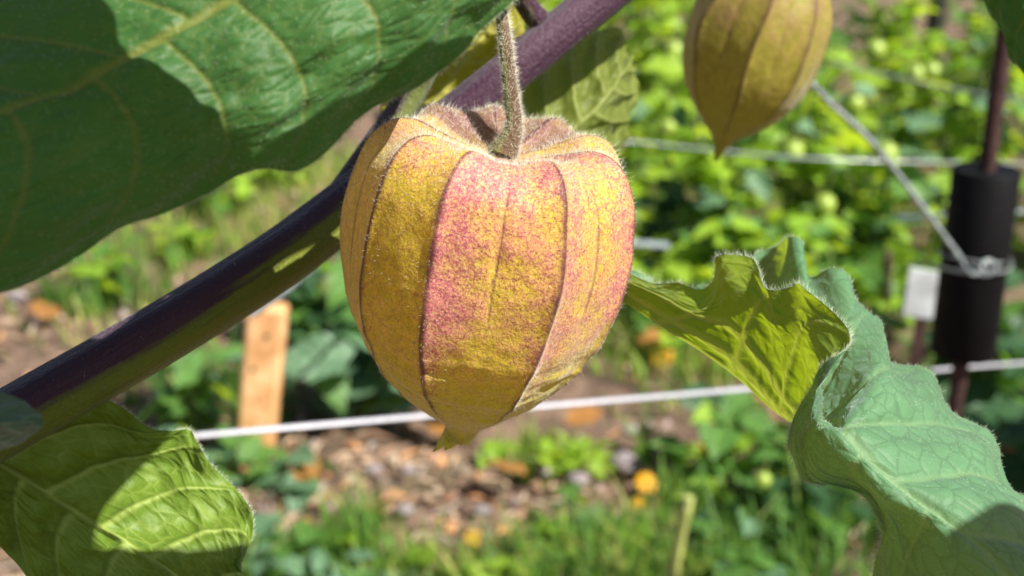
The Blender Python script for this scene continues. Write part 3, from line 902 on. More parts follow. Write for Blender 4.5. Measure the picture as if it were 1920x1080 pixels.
def main_colours(p, z, r, fr):
    pink = 0.10 + 0 * p
    pink = pink + pulse(p, -21, 28, 1.0) * (0.36 + 0.54 * (1 - smooth(-16, 4, p)) + 0.35 * smooth(0.7, 1.3, z))
    pink = pink + pulse(p, 28, 74, 1.0) * (0.38 + 0.35 * smooth(56, 74, p) + 0.25 * pulse(p, 28, 40, 4))
    pink = pink + pulse(p, 74, 150, 1.0) * 0.35
    pink = pink + pulse(p, -52, -21, 1.0) * (0.05 + 0.40 * smooth(0.8, 1.4, z))
    pink = pink + pulse(p, -180, -52, 1.0) * (0.02 + 0.30 * smooth(0.9, 1.4, z))
    edge = -1.2 + 0.35 * np.sin(p * 0.09 + 1.0) + 0.3 * vnoise(p * 0.08, z * 2)
    pink = pink * smooth(edge - 0.75, edge + 0.45, z)
    inner = (z > 0.9) * smooth(1.25, 0.9, r)
    low = smooth(-1.2, -2.3, z)
    purple = np.clip(inner * 0.30 + 0.22 * smooth(1.1, 1.4, z) * smooth(40, 75, np.abs(p)) + pulse(p, 120, 181, 5) * smooth(0.8, 1.3, z) * 0.5 + pulse(p, -181, -120, 5) * smooth(0.8, 1.3, z) * 0.5, 0, 0.8)
    return {'pink': np.clip(pink, 0, 1.1), 'low': low, 'purple': purple}


def far_colours(p, z, r, fr):
    pink = 0.18 + 0.25 * smooth(-0.6, 1.0, z) - 0.4 * smooth(-1.2, -2.0, z)
    return {'pink': np.clip(pink + 0 * p, 0, 1), 'low': smooth(-0.8, -2.2, z) + 0 * p, 'purple': 0 * p}


main_profile = [(0.10, 1.06), (0.30, 1.09), (0.62, 1.19), (0.95, 1.31), (1.25, 1.40), (1.55, 1.32), (1.80, 1.02), (1.96, 0.50), (2.02, -0.10), (1.97, -0.72), (1.81, -1.38),
                (1.46, -2.02), (1.06, -2.48), (0.70, -2.79), (0.43, -2.98), (0.28, -3.14), (0.22, -3.27), (0.17, -3.38)]
hc = P(920, 428, .172)
TY, TX = math.radians(9), math.radians(2.5)
h1, shell, Rm, S, Nn = husk('physalis_husk', hc, main_profile, [-88, -52, -21, 28, 74, 112, 150, 188, 226], TY, TX, M['husk'], main_colours,
                            'ripe yellow and pink lantern husk hanging in the middle by a hairy stalk', n_hair=24000, hair_len=0.00062, tip_bend=0.06)


def husk_pt(x, y, z, Rm=Rm, c=hc):
    return np.asarray(c) + Rm @ (np.array([x, y, z]) * 0.01)


# open lobes at the tip
lv, lf = [], []
for k, (ang, ln, wd) in enumerate([(-70, .46, .22), (-10, .34, .20), (60, .26, .18), (130, .34, .18), (210, .40, .20)]):
    a = math.radians(ang)
    dr = np.array([math.sin(a), -math.cos(a), 0]); sd = np.array([math.cos(a), math.sin(a), 0])
    for i in range(5):
        s = i / 4
        w = wd * (1 - s) ** 0.7
        cpt = dr * (0.10 + 0.10 * math.sin(s * 1.5)) + np.array([0.05 - 0.16 * s, 0, -3.16 - ln * s])
        lv += [husk_pt(*(cpt - sd * w)), husk_pt(*(cpt + dr * 0.03)), husk_pt(*(cpt + sd * w))]
    b = k * 15
    for i in range(4):
        q = b + i * 3
        lf += [(q, q + 1, q + 4, q + 3), (q + 1, q + 2, q + 5, q + 4)]
n = len(lv)
mesh_obj('husk_tip', np.array(lv), np.array(lf), M['husk'], h1, attrs={'pink': np.zeros(n), 'low': np.ones(n), 'purple': np.zeros(n), 'vein': np.zeros(n)})

att = husk_pt(0, 0, 1.03)
da = float(np.dot(att - CAM, FWD))
ped_px = [(963, 238, da + .0005, 33), (957, 170, da + .0015, 28), (949, 95, da + .003, 25), (940, 25, da + .006, 23), (930, -50, .186, 25), (930, -140, .197, 28)]
pth = [att] + [P(a, b, d) for a, b, d, w in ped_px]
rd = [0.0021] + [w / FPX * d / 2 for a, b, d, w in ped_px]
V, F, N = tube(pth, rd, 28, 120, ridge=lambda t: 1 + 0.03 * np.cos(5 * t))
ped = mesh_obj('pedicel', V, F, M['pedicel'], h1, attrs={'side': N @ unit(np.array([0.5, -0.2, 0.3])) + 0.0})
s = rng.integers(0, len(V) - 2, 5200)
hv, hf = hairs(V[s] + rng.normal(0, 0.00015, (len(s), 3)), N[s], 0.0006, 0.00004, 0.5)
tag(mesh_obj('fuzz', hv, hf, M['hair'], ped), kind='stuff')

far_profile = [(0.10, 1.5), (0.3, 1.6), (0.7, 1.75), (1.1, 1.6), (1.40, 1.1), (1.58, 0.4), (1.60, -0.2), (1.50, -0.8), (1.26, -1.35), (0.92, -1.8), (0.55, -2.15), (0.26, -2.42), (0.12, -2.68), (0.05, -2.95)]
fc = P(1417, 75, .285)
h2, shell2, Rm2, S2, N2 = husk('physalis_husk', fc, far_profile, [-100, -62, -12, 34, 66, 104, 140, 176, 220], math.radians(15), 0, M['husk_far'], far_colours,
                               'dull olive lantern husk hanging at the upper right above the cord', nphi=240, nt=140, n_hair=2500, hair_len=0.0004, seed=4)
pth = [np.asarray(fc) + Rm2 @ (np.array([0, 0, 0.015])), np.asarray(fc) + Rm2 @ (np.array([0.001, 0, 0.028])), P(1500, -200, .285), P(1510, -330, .25), P(1500, -335, .224)]
V, F, N = tube(pth, [0.0018, 0.0014, 0.0013, 0.0014, 0.0018], 16, 50)
mesh_obj('pedicel', V, F, M['pedicel'], h2, attrs={'side': N[:, 0]})


# ------------------------------------------------------------------ rebar post with black sleeve, cords, stake, label
pole = P(1850, 320, .64)
px, py_ = pole[0], pole[1]
post = empty('fence_post', (px, py_, 0), 'thin rusty iron rod carrying a black plastic sleeve at the right', 'post')
zz = np.arange(-0.1, 0.95, 0.004)
ridge_z = 1 + 0.09 * (np.arange(len(zz)) % 3 == 0)
V, F, N = tube(np.stack([px + 0 * zz, py_ + 0 * zz, zz], -1), 0.0043 * ridge_z, 14)
mesh_obj('iron_rod', V, F, M['rebar'], post)
zt = pole[2] + 0.001
zb = zt - 0.1035
lean = np.array([-0.004, 0, 0])
prof = [(0.0045, zt - 0.001), (0.0165, zt), (0.0172, zt - 0.001), (0.0172, zb + 0.001), (0.0165, zb), (0.0045, zb + 0.001)]
th = np.linspace(0, 2 * np.pi, 40, endpoint=False)
V = np.array([[px + r * math.cos(a) + (zt - z) * 0.0, py_ + r * math.sin(a), z] for r, z in prof for a in th])
sl = mesh_obj('sleeve', V, grid_faces(len(prof), 40, True), M['sleeve'], post)
md = sl.modifiers.new('edges', 'EDGE_SPLIT'); md.split_angle = 0.7


def cord(name, pts, width, mat, label, cat='cord', n=120, parent=None, twist=True, group=None):
    V, F, N = tube(np.array(pts), np.full(len(pts), width / 2), 12, n, ridge=(lambda t: 1 + 0.16 * np.cos(3 * t)) if twist else None)
    if parent is not None:
        return mesh_obj(name, V, F, mat, parent)
    o = mesh_obj(name, V, F, mat, None, origin=np.array(pts[0]))
    return tag(o, label, cat, group)


cord('white_cord', [P(-400, 885, .40), P(365, 818, .44), P(900, 772, .49), P(1420, 728, .56), P(1880, 684, .78), P(2300, 660, 1.0)], 0.0021, M['cord'],
     'bright white cord running behind the husk near its tip', twist=True)

# guy line from above to the sleeve, with wire wrapped round the sleeve and curled at its end
guy = empty('guy_line', P(1800, 490, .615), 'pale grey line slanting down to the black sleeve and ending in a curl', 'cord')
cord('line', [P(1500, -330, .40), P(1455, -100, .43), P(1470, 80, .46), P(1545, 182, .49), P(1630, 262, .53), P(1715, 368, .575), P(1803, 488, .612)], 0.0025, M['clear_cord'], None, parent=guy)
zw = P(1825, 505, .64)[2]
cx = px
ring = [np.array([cx + 0.0186 * math.cos(a), py_ + 0.0186 * math.sin(a), zw + 0.0012 * math.sin(2 * a) + 0.0008 * a]) for a in np.linspace(-2.4, 5.2, 40)]
cord('wire_wrap', ring, 0.0013, M['wire'], None, parent=guy, n=140, twist=False)
curl = []
c0 = P(1853, 500, .612)
for a in np.linspace(0, 2.9 * np.pi, 44):
    rr_ = 0.0064 - 0.00045 * a
    curl.append(c0 + RGT * (rr_ * math.cos(a + 2.6)) + UPV * (rr_ * 0.8 * math.sin(a + 2.6)) + FWD * (-0.0007 * a + 0.004))
cord('curl', [P(1803, 488, .612), P(1818, 512, .612), P(1835, 515, .613)] + [P(1838, 512, .612)] + curl[2:], 0.0014, M['clear_cord'], None, parent=guy, n=200, twist=False)
cord('tail', [P(1700, 494, .66), P(1750, 498, .655), P(1790, 508, .625), P(1818, 512, .614)], 0.0016, M['wire'], None, parent=guy, twist=False)

# further cords through the plants behind
cord('far_cord', [P(1000, 252, 1.35), P(1185, 266, 1.38), P(1500, 296, 1.45), P(1840, 306, 1.5), P(2200, 312, 1.6)], 0.0026, M['clear_cord'], 'thin pale cord crossing the hedge below the second husk', group=None)
cord('far_cord', [P(1560, 118, 1.6), P(1700, 148, 1.65), P(1840, 176, 1.7), P(2200, 235, 1.9)], 0.0024, M['wire'], 'faint grey cord through the hedge above the sleeve')
cord('far_cord', [P(1060, 448, 1.0), P(1120, 452, 1.0), P(1200, 458, 1.02), P(1252, 462, 1.04)], 0.006, M['clear_cord'], 'short pale cord end beside the right edge of the ripe husk')
cord('far_cord', [P(1684, 410, 1.0), P(1745, 406, .98), P(1800, 402, .97), P(1960, 396, .97)], 0.0035, M['clear_cord'], 'pale cord passing behind the middle of the black sleeve')
cord('far_cord', [P(470, 590, .5), P(530, 548, .5), P(610, 480, .5), P(700, 400, .5)], 0.0035, M['clear_cord'], 'pale cord slanting up under the purple stem above the wooden stake')

# wooden stake
sb = G(478, 862)
stk_top = P(503, 572, np.dot(sb - CAM, FWD) - 0.055)
stk = empty('wooden_stake', sb, 'orange wooden stake standing in the weeds left of the husk', 'stake')
ax = unit(stk_top - sb); sx = unit(np.cross(np.array([0, 1.0, 0]), ax)); sy = np.cross(ax, sx)
Ls = np.linalg.norm(stk_top - sb)
V = []
rows = [(-0.08, 0.2), (-0.02, 0.85), (0.1 * Ls, 0.97), (0.5 * Ls, 1.0), (0.985 * Ls, 1.0), (Ls, 0.93)]
for h, k in rows:
    for a, b in ((-1, -.5), (-.8, -.62), (.8, -.62), (1, -.5), (1, .5), (.8, .62), (-.8, .62), (-1, .5)):
        V.append(sb + ax * h + sx * a * 0.0205 * k + sy * b * 0.022 * k)
F = [tuple(x) for x in grid_faces(len(rows), 8, True)] + [tuple(range(40, 48)), tuple(range(7, -1, -1))]
mesh_obj('post_body', np.array(V), F, M['wood'], stk, smooth=False)
for dz, dx in ((0.03, 0.15), (0.07, -0.4)):
    c = sb + ax * (Ls - dz) + sx * dx * 0.02 - sy * 0.0138
    Vn, Fn, _ = tube([c + sy * 0.004, c - sy * 0.0008], [0.003, 0.0028], 10)
    mesh_obj('knot', Vn, Fn, M['rebar'], stk)

# white plant label behind the sleeve
tb = P(1725, 600, .86)
lab = empty('plant_label', (tb[0], tb[1] + 0.02, 0), 'blank white plastic plant label just left of the black sleeve', 'label')
def slab(name, corners, t, mat, parent):
    c = np.array(corners); n = unit(np.cross(c[1] - c[0], c[3] - c[0]))
    V = np.concatenate([c - n * t / 2, c + n * t / 2])
    F = [(3, 2, 1, 0), (4, 5, 6, 7), (0, 1, 5, 4), (1, 2, 6, 5), (2, 3, 7, 6), (3, 0, 4, 7)]
    return mesh_obj(name, V, F, mat, parent, smooth=False)
slab('label_plate', [P(1693, 590, .866), P(1762, 600, .866), P(1770, 512, .85), P(1706, 502, .85)], 0.0015, M['tagwhite'], lab)
e = P(1727, 596, .867)
slab('label_stem', [np.array([e[0] - .004, e[1], -0.05]), np.array([e[0] + .004, e[1], -0.05]), e + np.array([.004, 0, 0]), e + np.array([-.004, 0, 0])], 0.002, M['rebar'], lab)

# thin brown cane left of the label, cut green stalk at the bottom, dark post far behind
def cane(name, base, top, r0, r1, mat, label, cat):
    b, t = np.array(base), np.array(top)
    q = np.linspace(0, 1, 14)[:, None]
    pth = b * (1 - q) + t * q
    rr2 = (r0 * (1 - q[:, 0]) + r1 * q[:, 0]) * (1 + 0.18 * (np.arange(14) % 5 == 2))
    V, F, N = tube(pth, rr2, 12)
    o = mesh_obj(name, V, F, mat, None, origin=b)
    return tag(o, label, cat)
b = G(1668, 680); cane('brown_cane', b - [0, 0, .05], P(1664, 470, np.dot(b - CAM, FWD) - 0.04), .006, .005, M['rebar'], 'thin brown cane standing left of the white label', 'cane')
b = G(1228, 1180); cane('cut_stalk', b - [0, 0, .03], P(1290, 932, np.dot(b - CAM, FWD) - 0.05), .0062, .0052, M['stalk'], 'cut yellow green stalk leaning up from the bottom edge', 'stalk')
b = G(1742, 130); cane('dark_post', b - [0, 0, .1], b + np.array([0.02, 0, 0.9]), .028, .028, M['darkpost'], 'dark post standing far behind in the upper right corner', 'post')


# ------------------------------------------------------------------ garden plants behind
def leaf_mesh(name, mat, kind=0, seed=0, nu=8, nv=5):
    """a unit leaf (length 1 along +x) with outline, fold, droop and its own uv"""
    r = random.Random(seed)
    u = np.linspace(0, 1, nu); v = np.linspace(-1, 1, nv)
    Uu, Vv = np.meshgrid(u, v, indexing='ij')
    if kind == 0:
        w = 0.33 * np.sin(np.pi * np.clip(Uu, 0, 1) ** 0.72) ** 0.85
    elif kind == 1:
        w = 0.25 * np.sin(np.pi * Uu ** 0.85) ** 0.9
    else:
        w = 0.36 * np.sin(np.pi * Uu ** 0.65) ** 0.8 * (1 + 0.28 * np.cos(Uu * 6.283 * 3.0))
    w = np.maximum(w, 0.008)
    fold = r.uniform(0.10, 0.40); droop = r.uniform(0.1, 0.55)
    X = Uu - 0.12 * droop * Uu ** 2
    Y = Vv * w
    Z = fold * np.abs(Y) - droop * Uu ** 2 * 0.6 + 0.035 * np.sin(Uu * 11 + seed + 2 * (Vv > 0)) * np.abs(Vv)
    me = bpy.data.meshes.new(name)
    Vt = np.stack([X, Y, Z], -1).reshape(-1, 3)
    me.from_pydata([tuple(a) for a in Vt], [], [tuple(a) for a in grid_faces(nu, nv)])
    me.polygons.foreach_set('use_smooth', np.full(len(me.polygons), True))
    a = me.attributes.new('leafuv', 'FLOAT_VECTOR', 'POINT')
    a.data.foreach_set('vector', np.stack([Uu, Vv, 0 * Uu], -1).astype(np.float32).ravel())
    me.materials.append(mat)
    return me


LEAVES = {}
for k in ('bright', 'green', 'dark', 'blue'):
    LEAVES[k] = [leaf_mesh('leaf', M[k], kd, sd) for sd, kd in enumerate((0, 1, 2, 1, 1, 2))]


def leaf_matrix(pos, azim, elev, roll, size):
    return Matrix.Translation(Vector(pos)) @ Matrix.Rotation(azim, 4, 'Z') @ Matrix.Rotation(-elev, 4, 'Y') @ Matrix.Rotation(roll, 4, 'X') @ Matrix.Diagonal((size, size * random.uniform(.85, 1.15), size, 1))


def leafy_plant(name, label, cat, group, x, y, h, spread, n, size, kinds, stems=4, joined=False, upright=0.6, qmin=0.2):
    z0 = float(ground_z(np.array([x]), np.array([y]))[0])
    root = empty(name, (x, y, z0), label, cat, group)
    SV, SF, off = [], [], 0
    spots = []
    for s in range(stems):
        a = random.uniform(0, 6.283); rr3 = spread * random.uniform(0.25, 1.0)
        hh = h * random.uniform(0.7, 1.05) * (1 - 0.25 * rr3 / max(spread, 1e-4))
        tip = np.array([x + rr3 * math.cos(a), y + rr3 * math.sin(a), z0 + hh])
        midp = np.array([x + rr3 * 0.45 * math.cos(a + .3), y + rr3 * 0.45 * math.sin(a + .3), z0 + hh * 0.55])
        p = catmull(np.array([[x, y, z0 - 0.02], midp, tip]), 9)
        V, F, N = tube(p, np.linspace(.005, .002, 9) * (0.6 + h), 6, cap=False)
        SV.append(V); SF.append(F + off); off += len(V)
        spots.append(p)
    mesh_obj('stems', np.concatenate(SV), np.concatenate(SF), M['plant_stem'], root)
    JV, JF, JU, joff = [], [], [], 0
    for i in range(n):
        p = spots[i % stems]
        q = random.uniform(qmin, 1.0) ** 0.8
        k = min(8, int(q * 8))
        base = p[k] + np.array([random.gauss(0, .3), random.gauss(0, .3), random.gauss(0, .15)]) * size * 0.8
        az = random.uniform(0, 6.283); el = random.gauss(0.25, 0.4) * upright
        sz = size * random.uniform(0.6, 1.25)
        mw = leaf_matrix(base, az, el, random.gauss(0, .4), sz)
        kind = random.choice(kinds)
        me = random.choice(LEAVES[kind])
        if joined:
            co = np.empty(len(me.vertices) * 3, dtype=np.float32); me.vertices.foreach_get('co', co)
            co = co.reshape(-1, 3) @ np.array(mw.to_3x3()).T + np.array(mw.translation)
            JV.append(co); JF.append(grid_faces(8, 5) + joff); joff += len(co)
            uvv = np.empty(len(me.vertices) * 3, dtype=np.float32); me.attributes['leafuv'].data.foreach_get('vector', uvv)
            JU.append(uvv.reshape(-1, 3))
        else:
            o = bpy.data.objects.new('leaf', me)
            COL.objects.link(o)
            o.parent = root
            o.matrix_local = Matrix.Translation(-Vector((x, y, z0))) @ mw
    if joined:
        f = mesh_obj('foliage', np.concatenate(JV), np.concatenate(JF), M[kinds[0]], root, attrs={'leafuv': np.concatenate(JU)})
        f['kind'] = 'stuff'
    return root


# hedge row at the right: nearest rows leaf by leaf, the farther ones as joined foliage
near_row = [(0.02, 2.15), (0.20, 1.95), (0.33, 1.85), (0.47, 1.92), (0.60, 1.82), (0.74, 1.90), (0.90, 1.85),
            (0.10, 2.45), (0.30, 2.30), (0.50, 2.35), (0.70, 2.28), (0.92, 2.3), (1.08, 2.1)]
for x, y in near_row:
    leafy_plant('garden_plant', 'bushy bright green plant in the sunlit row behind the husks', 'plant', 'bright green plants in the row behind',
                x + random.uniform(-.03, .03), y + random.uniform(-.05, .05), random.uniform(.34, .46) * (0.66 if 0.245 < x / y < 0.37 else 1.0), random.uniform(.13, .19), 105, 0.066, ['bright', 'bright', 'bright', 'bright', 'green', 'blue'], stems=7, qmin=0.03)
for x, y in [(0.05, 2.9), (0.35, 2.8), (0.62, 2.85), (0.9, 2.8), (1.2, 2.75), (0.2, 3.4), (0.55, 3.4), (1.30, 3.3), (-0.3, 3.6), (0.0, 4.1), (0.45, 4.2), (1.75, 3.9), (-0.75, 3.4), (-1.2, 3.8), (0.75, 3.9)]:
    leafy_plant('garden_plant', 'blurred bushy plant farther back among the green rows', 'plant', 'far plants behind the bright row',
                x, y, random.uniform(.38, .50), random.uniform(.2, .28), 170, 0.07, [random.choice(['bright', 'bright', 'green'])], stems=8, joined=True)

# weeds round the stake and large shaded leaves behind the husk
for px_, py2, h, sp, n, sz, kinds, lab_ in [
    (430, 400, .10, .14, 60, .045, ['bright', 'green'], 'bright weed in the sunny patch just under the large leaf'),
    (530, 350, .12, .14, 60, .045, ['bright'], 'yellow green weed in the gap between large leaf and stem'),
    (340, 470, .08, .10, 40, .04, ['bright', 'green'], 'low bright weed above the purple stem at the left'),
    (180, 540, .10, .10, 40, .045, ['green', 'bright'], 'green weed on the bare soil near the left edge'),
    (1250, 545, .17, .10, 40, .07, ['dark'], 'dark leaved filler for the shady gap just right of the ripe husk'),  # dark leaf colour here and below stands in for shade low in the hedge
    (1420, 540, .18, .12, 44, .07, ['dark', 'dark', 'green'], 'dark leaved filler for the shady gap behind the tip of the folded leaf'),
    (1600, 560, .18, .12, 44, .07, ['dark', 'green'], 'dark leaved filler for the shady gap between the brown cane and the hedge'),
    (1230, 600, .16, .12, 60, .055, ['bright', 'green'], 'bright bushy weed below the pale cord end beside the ripe husk'),
    (1400, 590, .20, .13, 70, .06, ['bright', 'bright', 'green'], 'bright bushy weed behind the tip of the folded leaf'),
    (1560, 600, .20, .13, 60, .06, ['bright', 'green'], 'bright bushy weed behind the brown cane'),
    (1660, 640, .14, .10, 40, .05, ['green', 'bright'], 'green weed behind the white label'),
    (1340, 900, .07, .07, 40, .04, ['green', 'bright'], 'low weed round the largest yellow flower'),
    (1130, 1040, .06, .08, 40, .04, ['green', 'bright', 'dark'], 'leafy weed in the grass left of the cut stalk'),
    (1000, 1080, .05, .07, 30, .035, ['bright', 'green'], 'leafy weed in the grass below the husk'),
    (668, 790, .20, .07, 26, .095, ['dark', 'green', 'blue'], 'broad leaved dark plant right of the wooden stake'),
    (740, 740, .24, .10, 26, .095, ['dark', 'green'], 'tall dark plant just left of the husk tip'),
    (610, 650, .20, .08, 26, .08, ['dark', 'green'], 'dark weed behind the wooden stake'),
    (372, 815, .12, .06, 26, .045, ['green', 'blue', 'bright'], 'low weed left of the wooden stake'),
    (330, 770, .12, .07, 22, .045, ['blue', 'green'], 'low bluish weed between purple stem and wooden stake'),
    (530, 900, .04, .04, 16, .05, ['blue', 'green'], 'bluish weed at the foot of the wooden stake'),
    (440, 900, .06, .05, 14, .05, ['green', 'blue'], 'round leaved weed beside the sunlit lower leaf'),
    (1010, 850, .05, .06, 26, .035, ['bright'], 'low bright green weed on the bare soil under the husk tip'),
    (1060, 862, .05, .05, 22, .035, ['bright'], 'second low bright green weed right of the husk tip'),
    (1240, 640, .10, .10, 40, .04, ['bright', 'green'], 'low weeds between the ripe husk and the folded leaf'),
    (1420, 900, .14, .09, 36, .05, ['green', 'dark', 'bright'], 'dark weed left of the folded leaf'),
    (1500, 1000, .14, .10, 40, .05, ['green', 'dark'], 'leafy weed under the folded leaf'),
    (1380, 1060, .10, .09, 36, .045, ['green', 'dark', 'blue'], 'leafy weed right of the cut stalk'),
    (1750, 760, .16, .10, 34, .05, ['green', 'dark'], 'dark weed at the foot of the white label'),
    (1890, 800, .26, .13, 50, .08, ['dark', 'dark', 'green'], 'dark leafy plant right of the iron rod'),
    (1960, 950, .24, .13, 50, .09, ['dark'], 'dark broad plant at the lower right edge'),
    (480, 1090, .06, .06, 16, .05, ['blue', 'green'], 'bluish weed at the bottom edge right of the lower leaf'),
    (700, 1110, .06, .07, 22, .04, ['blue', 'green'], 'bluish weed at the bottom edge'),
    (840, 1120, .05, .07, 24, .035, ['bright'], 'yellow green weed at the bottom centre'),
    (620, 1060, .05, .05, 12, .04, ['bright', 'green'], 'small light weed in the lower left soil'),
]:
    g = G(px_, py2)
    leafy_plant('weed', lab_, 'weed', 'weeds on the garden soil', g[0], g[1], h, sp, n, sz, kinds, stems=4)


# ------------------------------------------------------------------ grass and litter (uncountable)
def grass(zones):
    V, F, T, off = [], [], [], 0
    for px_, py2, rad_, cnt, hh, cols in zones:
        g = G(px_, py2)
        for _ in range(cnt):
            a = random.uniform(0, 6.283); q = rad_ * math.sqrt(random.random())
            x, y = g[0] + q * math.cos(a), g[1] + q * math.sin(a)
            z = 0.0
            h = hh * random.uniform(.5, 1.2); w = random.uniform(.0015, .0038)
            az = random.uniform(0, 6.283); ln = random.uniform(.2, 1.0)
            dx, dy = math.cos(az), math.sin(az)
            c = random.choice(cols); k = random.uniform(.7, 1.25); c = [ci * k for ci in c]
            for i, t_ in enumerate((0, .4, .75, 1)):
                bx, by, bz = x + dx * ln * h * t_ ** 1.8, y + dy * ln * h * t_ ** 1.8, z - .01 + (h + .01) * (t_ - .35 * ln * t_ ** 2.5)
                ww = w * (1 - t_ * .9)
                V += [(bx - dy * ww, by + dx * ww, bz), (bx + dy * ww, by - dx * ww, bz)]
                T += [c, c]
            for i in range(3):
                b_ = off + 2 * i
                F.append((b_, b_ + 1, b_ + 3, b_ + 2))
            off += 8
    o = mesh_obj('grass', np.array(V), np.array(F), M['blade'], attrs={'tint': np.array(T)})
    tag(o, 'tufts of green grass growing through the soil', kind='stuff')


GG = [(0.12, .26, .03), (.17, .32, .04), (.09, .21, .04)]
GY = [(.30, .42, .05), (.22, .36, .04), (.20, .36, .04), (.48, .44, .14)]
grass([(200, 560, .10, 200, .08, GG), (420, 420, .30, 420, .05, GY), (560, 380, .3, 360, .05, GY), (330, 700, .12, 160, .06, GG),
       (430, 780, .08, 160, .07, GG), (1100, 1085, .08, 200, .055, GG), (1190, 1100, .08, 420, .065, GG + GY), (1050, 1110, .09, 420, .06, GG + GY), (1310, 1020, .07, 150, .06, GG),
       (1450, 1090, .10, 200, .07, GG), (1550, 960, .08, 130, .07, GG), (682, 990, .02, 40, .06, GY + GG), (650, 1040, .03, 60, .06, GG), (1250, 640, .14, 300, .05, GY),
       (1330, 720, .10, 120, .04, GY + GG), (1200, 860, .012, 14, .10, GG), (1000, 850, .05, 120, .03, GY), (780, 1120, .07, 260, .045, GY), (600, 1110, .10, 200, .06, GG),
       (1700, 720, .16, 260, .07, GG), (60, 470, .2, 90, .06, GG), (0, 650, .25, 60, .04, GY), (900, 420, .4, 260, .08, GY), (480, 380, .35, 900, .05, GY), (560, 330, .3, 500, .06, GY), (1250, 260, .5, 700, .09, GY), (1600, 190, .6, 1000, .10, GY), (1450, 480, .35, 600, .08, GY), (1800, 400, .4, 500, .09, GY), (250, 620, .10, 60, .05, GY)])


def litter(count):
    V, F, T, off = [], [], [], 0
    cols = [(.42, .30, .20), (.50, .36, .24), (.34, .20, .13), (.55, .28, .12), (.36, .29, .26), (.22, .14, .10), (.46, .36, .26), (.30, .15, .09), (.2, .12, .09)]
    for i in range(count):
        px_, py2 = random.uniform(-300, 2200), random.uniform(330, 1250)
        g = G(px_, py2)
        x, y = g[0], g[1]
        z = float(ground_z(np.array([x]), np.array([y]))[0]) + .004
        az = random.uniform(0, 6.283); d_ = np.array([math.cos(az), math.sin(az), random.gauss(0, .15)]); s_ = np.array([-math.sin(az), math.cos(az), random.gauss(0, .3)])
        if vnoise(x * 5, y * 5) + random.uniform(-.6, .6) < -0.15:
            continue
        if random.random() < .55:
            L_, w_ = random.uniform(.015, .06), random.uniform(.001, .0025)
        else:
            L_, w_ = random.uniform(.008, .022), random.uniform(.004, .010)
        c = random.choice(cols); k = random.uniform(.7, 1.2); c = [ci * k for ci in c]
        o_ = np.array([x, y, z])
        lift = np.array([0, 0, random.uniform(.001, .008)])
        V += [o_ - d_ * L_ / 2, o_ - s_ * w_ + lift, o_ + d_ * L_ / 2, o_ + s_ * w_ + lift * .4, o_ - d_ * L_ * .1 + lift * 1.8]
        T += [c] * 5
        F += [(off, off + 1, off + 4), (off + 1, off + 2, off + 4), (off + 2, off + 3, off + 4), (off + 3, off, off + 4)]
        off += 5
    o = mesh_obj('litter', np.array(V), np.array(F), M['litter'], attrs={'tint': np.array(T)}, smooth=False)
    tag(o, 'straw chips and dry leaf bits lying on the soil', kind='stuff')


litter(5000)

# stones
for px_, py2, r_, lab_ in [(1170, 875, .016, 'largest grey stone on the soil right of the husk tip'), (760, 960, .009, 'small pale stone at the bottom centre left of the others'),
                           (905, 962, .009, 'small pale stone below the husk tip'), (700, 885, .009, 'small greenish pale stone near the left cord'),
                           (765, 885, .008, 'small pinkish stone under the cord'), (1020, 885, .009, 'small beige stone just right of the husk tip'),
                           (1085, 905, .011, 'light beige stone left of the largest stone'), (1115, 970, .009, 'grey stone below the largest stone'),
                           (30, 560, .014, 'pale stone at the left edge'), (1180, 812, .010, 'pale stone touching the cord shadow on the soil')]:
    g = G(px_, py2)
    nu_, nv_ = 9, 12
    a = np.linspace(0.02, np.pi - .02, nu_)[:, None]; b_ = np.linspace(0, 2 * np.pi, nv_, endpoint=False)[None]
    D = np.stack([np.sin(a) * np.cos(b_), np.sin(a) * np.sin(b_), np.cos(a) + 0 * b_], -1)
    rr4 = r_ * (1 + .28 * vnoise(D[..., 0] * 1.7 + px_, D[..., 1] * 1.7, D[..., 2] * 1.7))
    V = D * rr4[..., None] * np.array([1.1, .9, .65]) + g + np.array([0, 0, r_ * .35])
    o = mesh_obj('stone', V.reshape(-1, 3), grid_faces(nu_, nv_, True)[:, ::-1], M['stone'], None, origin=g)
    tag(o, lab_, 'stone', 'stones on the soil')


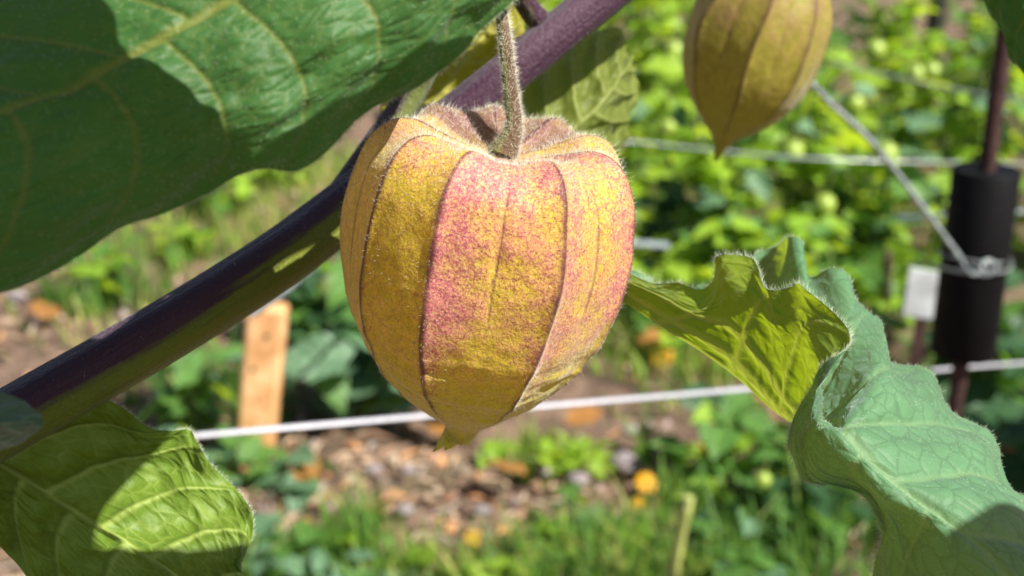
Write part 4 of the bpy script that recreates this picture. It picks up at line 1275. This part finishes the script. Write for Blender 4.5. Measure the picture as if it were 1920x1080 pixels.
# yellow flowers and fallen leaves
def flower(px_, py2, r_, lift, label):
    g = G(px_, py2) + np.array([0, 0, lift])
    # keep the blossom on the same line of sight
    d_ = np.dot(G(px_, py2) - CAM, FWD)
    g = P(px_, py2, d_ - lift * 0.9)
    gz = float(ground_z(np.array([g[0]]), np.array([g[1]]))[0])
    root = empty('yellow_flower', (g[0], g[1], gz), label, 'flower', 'yellow flowers among the weeds')
    V, F, N = tube([(g[0], g[1], gz - .01), (g[0] + .004, g[1], (g[2] + gz) / 2), tuple(g)], [.0015, .0013, .0013], 8, 10)
    mesh_obj('stalk', V, F, M['plant_stem'], root)
    up = unit(np.array([random.uniform(-.3, .3), -.55, .75])); s1 = unit(np.cross(up, [0, 0, 1.0])); s2 = np.cross(up, s1)
    a = np.linspace(0, 2 * np.pi, 10, endpoint=False)
    V = [g + up * .004] + [g + (s1 * math.cos(t_) + s2 * math.sin(t_)) * r_ * .28 + up * .001 for t_ in a]
    mesh_obj('flower_centre', np.array(V), [(0, 1 + i, 1 + (i + 1) % 10) for i in range(10)], M['centre'], root)
    for i in range(9):
        t_ = i * 6.283 / 9 + random.uniform(-.1, .1)
        d2 = s1 * math.cos(t_) + s2 * math.sin(t_); e2 = np.cross(up, d2)
        V = []
        for q, w in ((.2, .12), (.55, .26), (.85, .25), (1.0, .1)):
            V += [g + d2 * q * r_ - e2 * w * r_ + up * .15 * r_ * math.sin(q * 3), g + d2 * q * r_ + up * (.2 * r_ * math.sin(q * 3) - .002), g + d2 * q * r_ + e2 * w * r_ + up * .15 * r_ * math.sin(q * 3)]
        mesh_obj('petal', np.array(V), grid_faces(4, 3), M['petal'], root)


flower(1322, 850, .014, .05, 'largest yellow flower left of the folded leaf')
flower(1212, 905, .012, .03, 'small yellow flower between largest stone and folded leaf')
flower(1240, 668, .017, .03, 'orange yellow flower just right of the ripe husk')
flower(888, 1008, .009, .015, 'orange flower on the soil at the bottom centre')
flower(1195, 945, .008, .02, 'tiny yellow flower above the cut stalk')


def fallen(px_, py2, L_, az, label):
    g = G(px_, py2)
    me = leaf_mesh('fallen_leaf', M['deadleaf'], 0, int(px_))
    o = bpy.data.objects.new('fallen_leaf', me); COL.objects.link(o)
    o.matrix_world = leaf_matrix((g[0], g[1], g[2] + .018), az, 0.2, .3, L_)
    tag(o, label, 'leaf', 'dry leaves fallen on the soil')


fallen(1060, 818, .05, 0.3, 'orange dry leaf on the soil right of the husk tip')
fallen(985, 920, .05, 2.6, 'orange dry leaf under the husk tip')
fallen(800, 830, .055, 0.1, 'dry leaf just below the cord left of the husk tip')
fallen(400, 330, .07, 1.0, 'tan dry leaf in the bright straw under the large leaf')
fallen(1190, 662, .06, 0.0, 'orange dry leaf touching the right side of the husk')
fallen(90, 620, .06, 2.0, 'brown dry leaf on the bare soil at the left')
fallen(560, 930, .045, 1.2, 'dry leaf near the sunlit lower leaf')

# unripe fruits in the hedge
for i, (px_, py2, d_, r_) in enumerate([(1262, 95, 1.85, .014), (1252, 240, 1.8, .012), (1486, 286, 1.75, .016), (1384, 432, 1.75, .014),
                                       (1715, 140, 2.2, .018), (1745, 135, 2.2, .018), (1600, 195, 2.0, .018), (1880, 195, 1.9, .018), (1545, 385, 1.7, .016), (1640, 95, 2.3, .02), (1660, 290, 1.8, .018), (1430, 900, 1.15, .008)]):
    c = P(px_, py2, d_)
    a = np.linspace(0.03, np.pi - .03, 10)[:, None]; b_ = np.linspace(0, 2 * np.pi, 14, endpoint=False)[None]
    D = np.stack([np.sin(a) * np.cos(b_), np.sin(a) * np.sin(b_), np.cos(a) * 1.05 + 0 * b_], -1)
    rt = empty('green_fruit', c, 'small round yellow green fruit hanging among the bright leaves', 'fruit', 'unripe fruits in the bright row')
    mesh_obj('fruit_body', (D * r_ * (1 + .03 * np.cos(5 * b_))[..., None] + c).reshape(-1, 3), grid_faces(10, 14, True)[:, ::-1], M['fruit'], rt)
    V, F, N = tube([c + [0, 0, r_ * .95], c + [r_ * .2, 0, r_ * 1.6], c + [r_ * .5, 0, r_ * 2.6]], [.0018, .0012, .0012], 6, 8)
    mesh_obj('fruit_stalk', V, F, M['plant_stem'], rt)
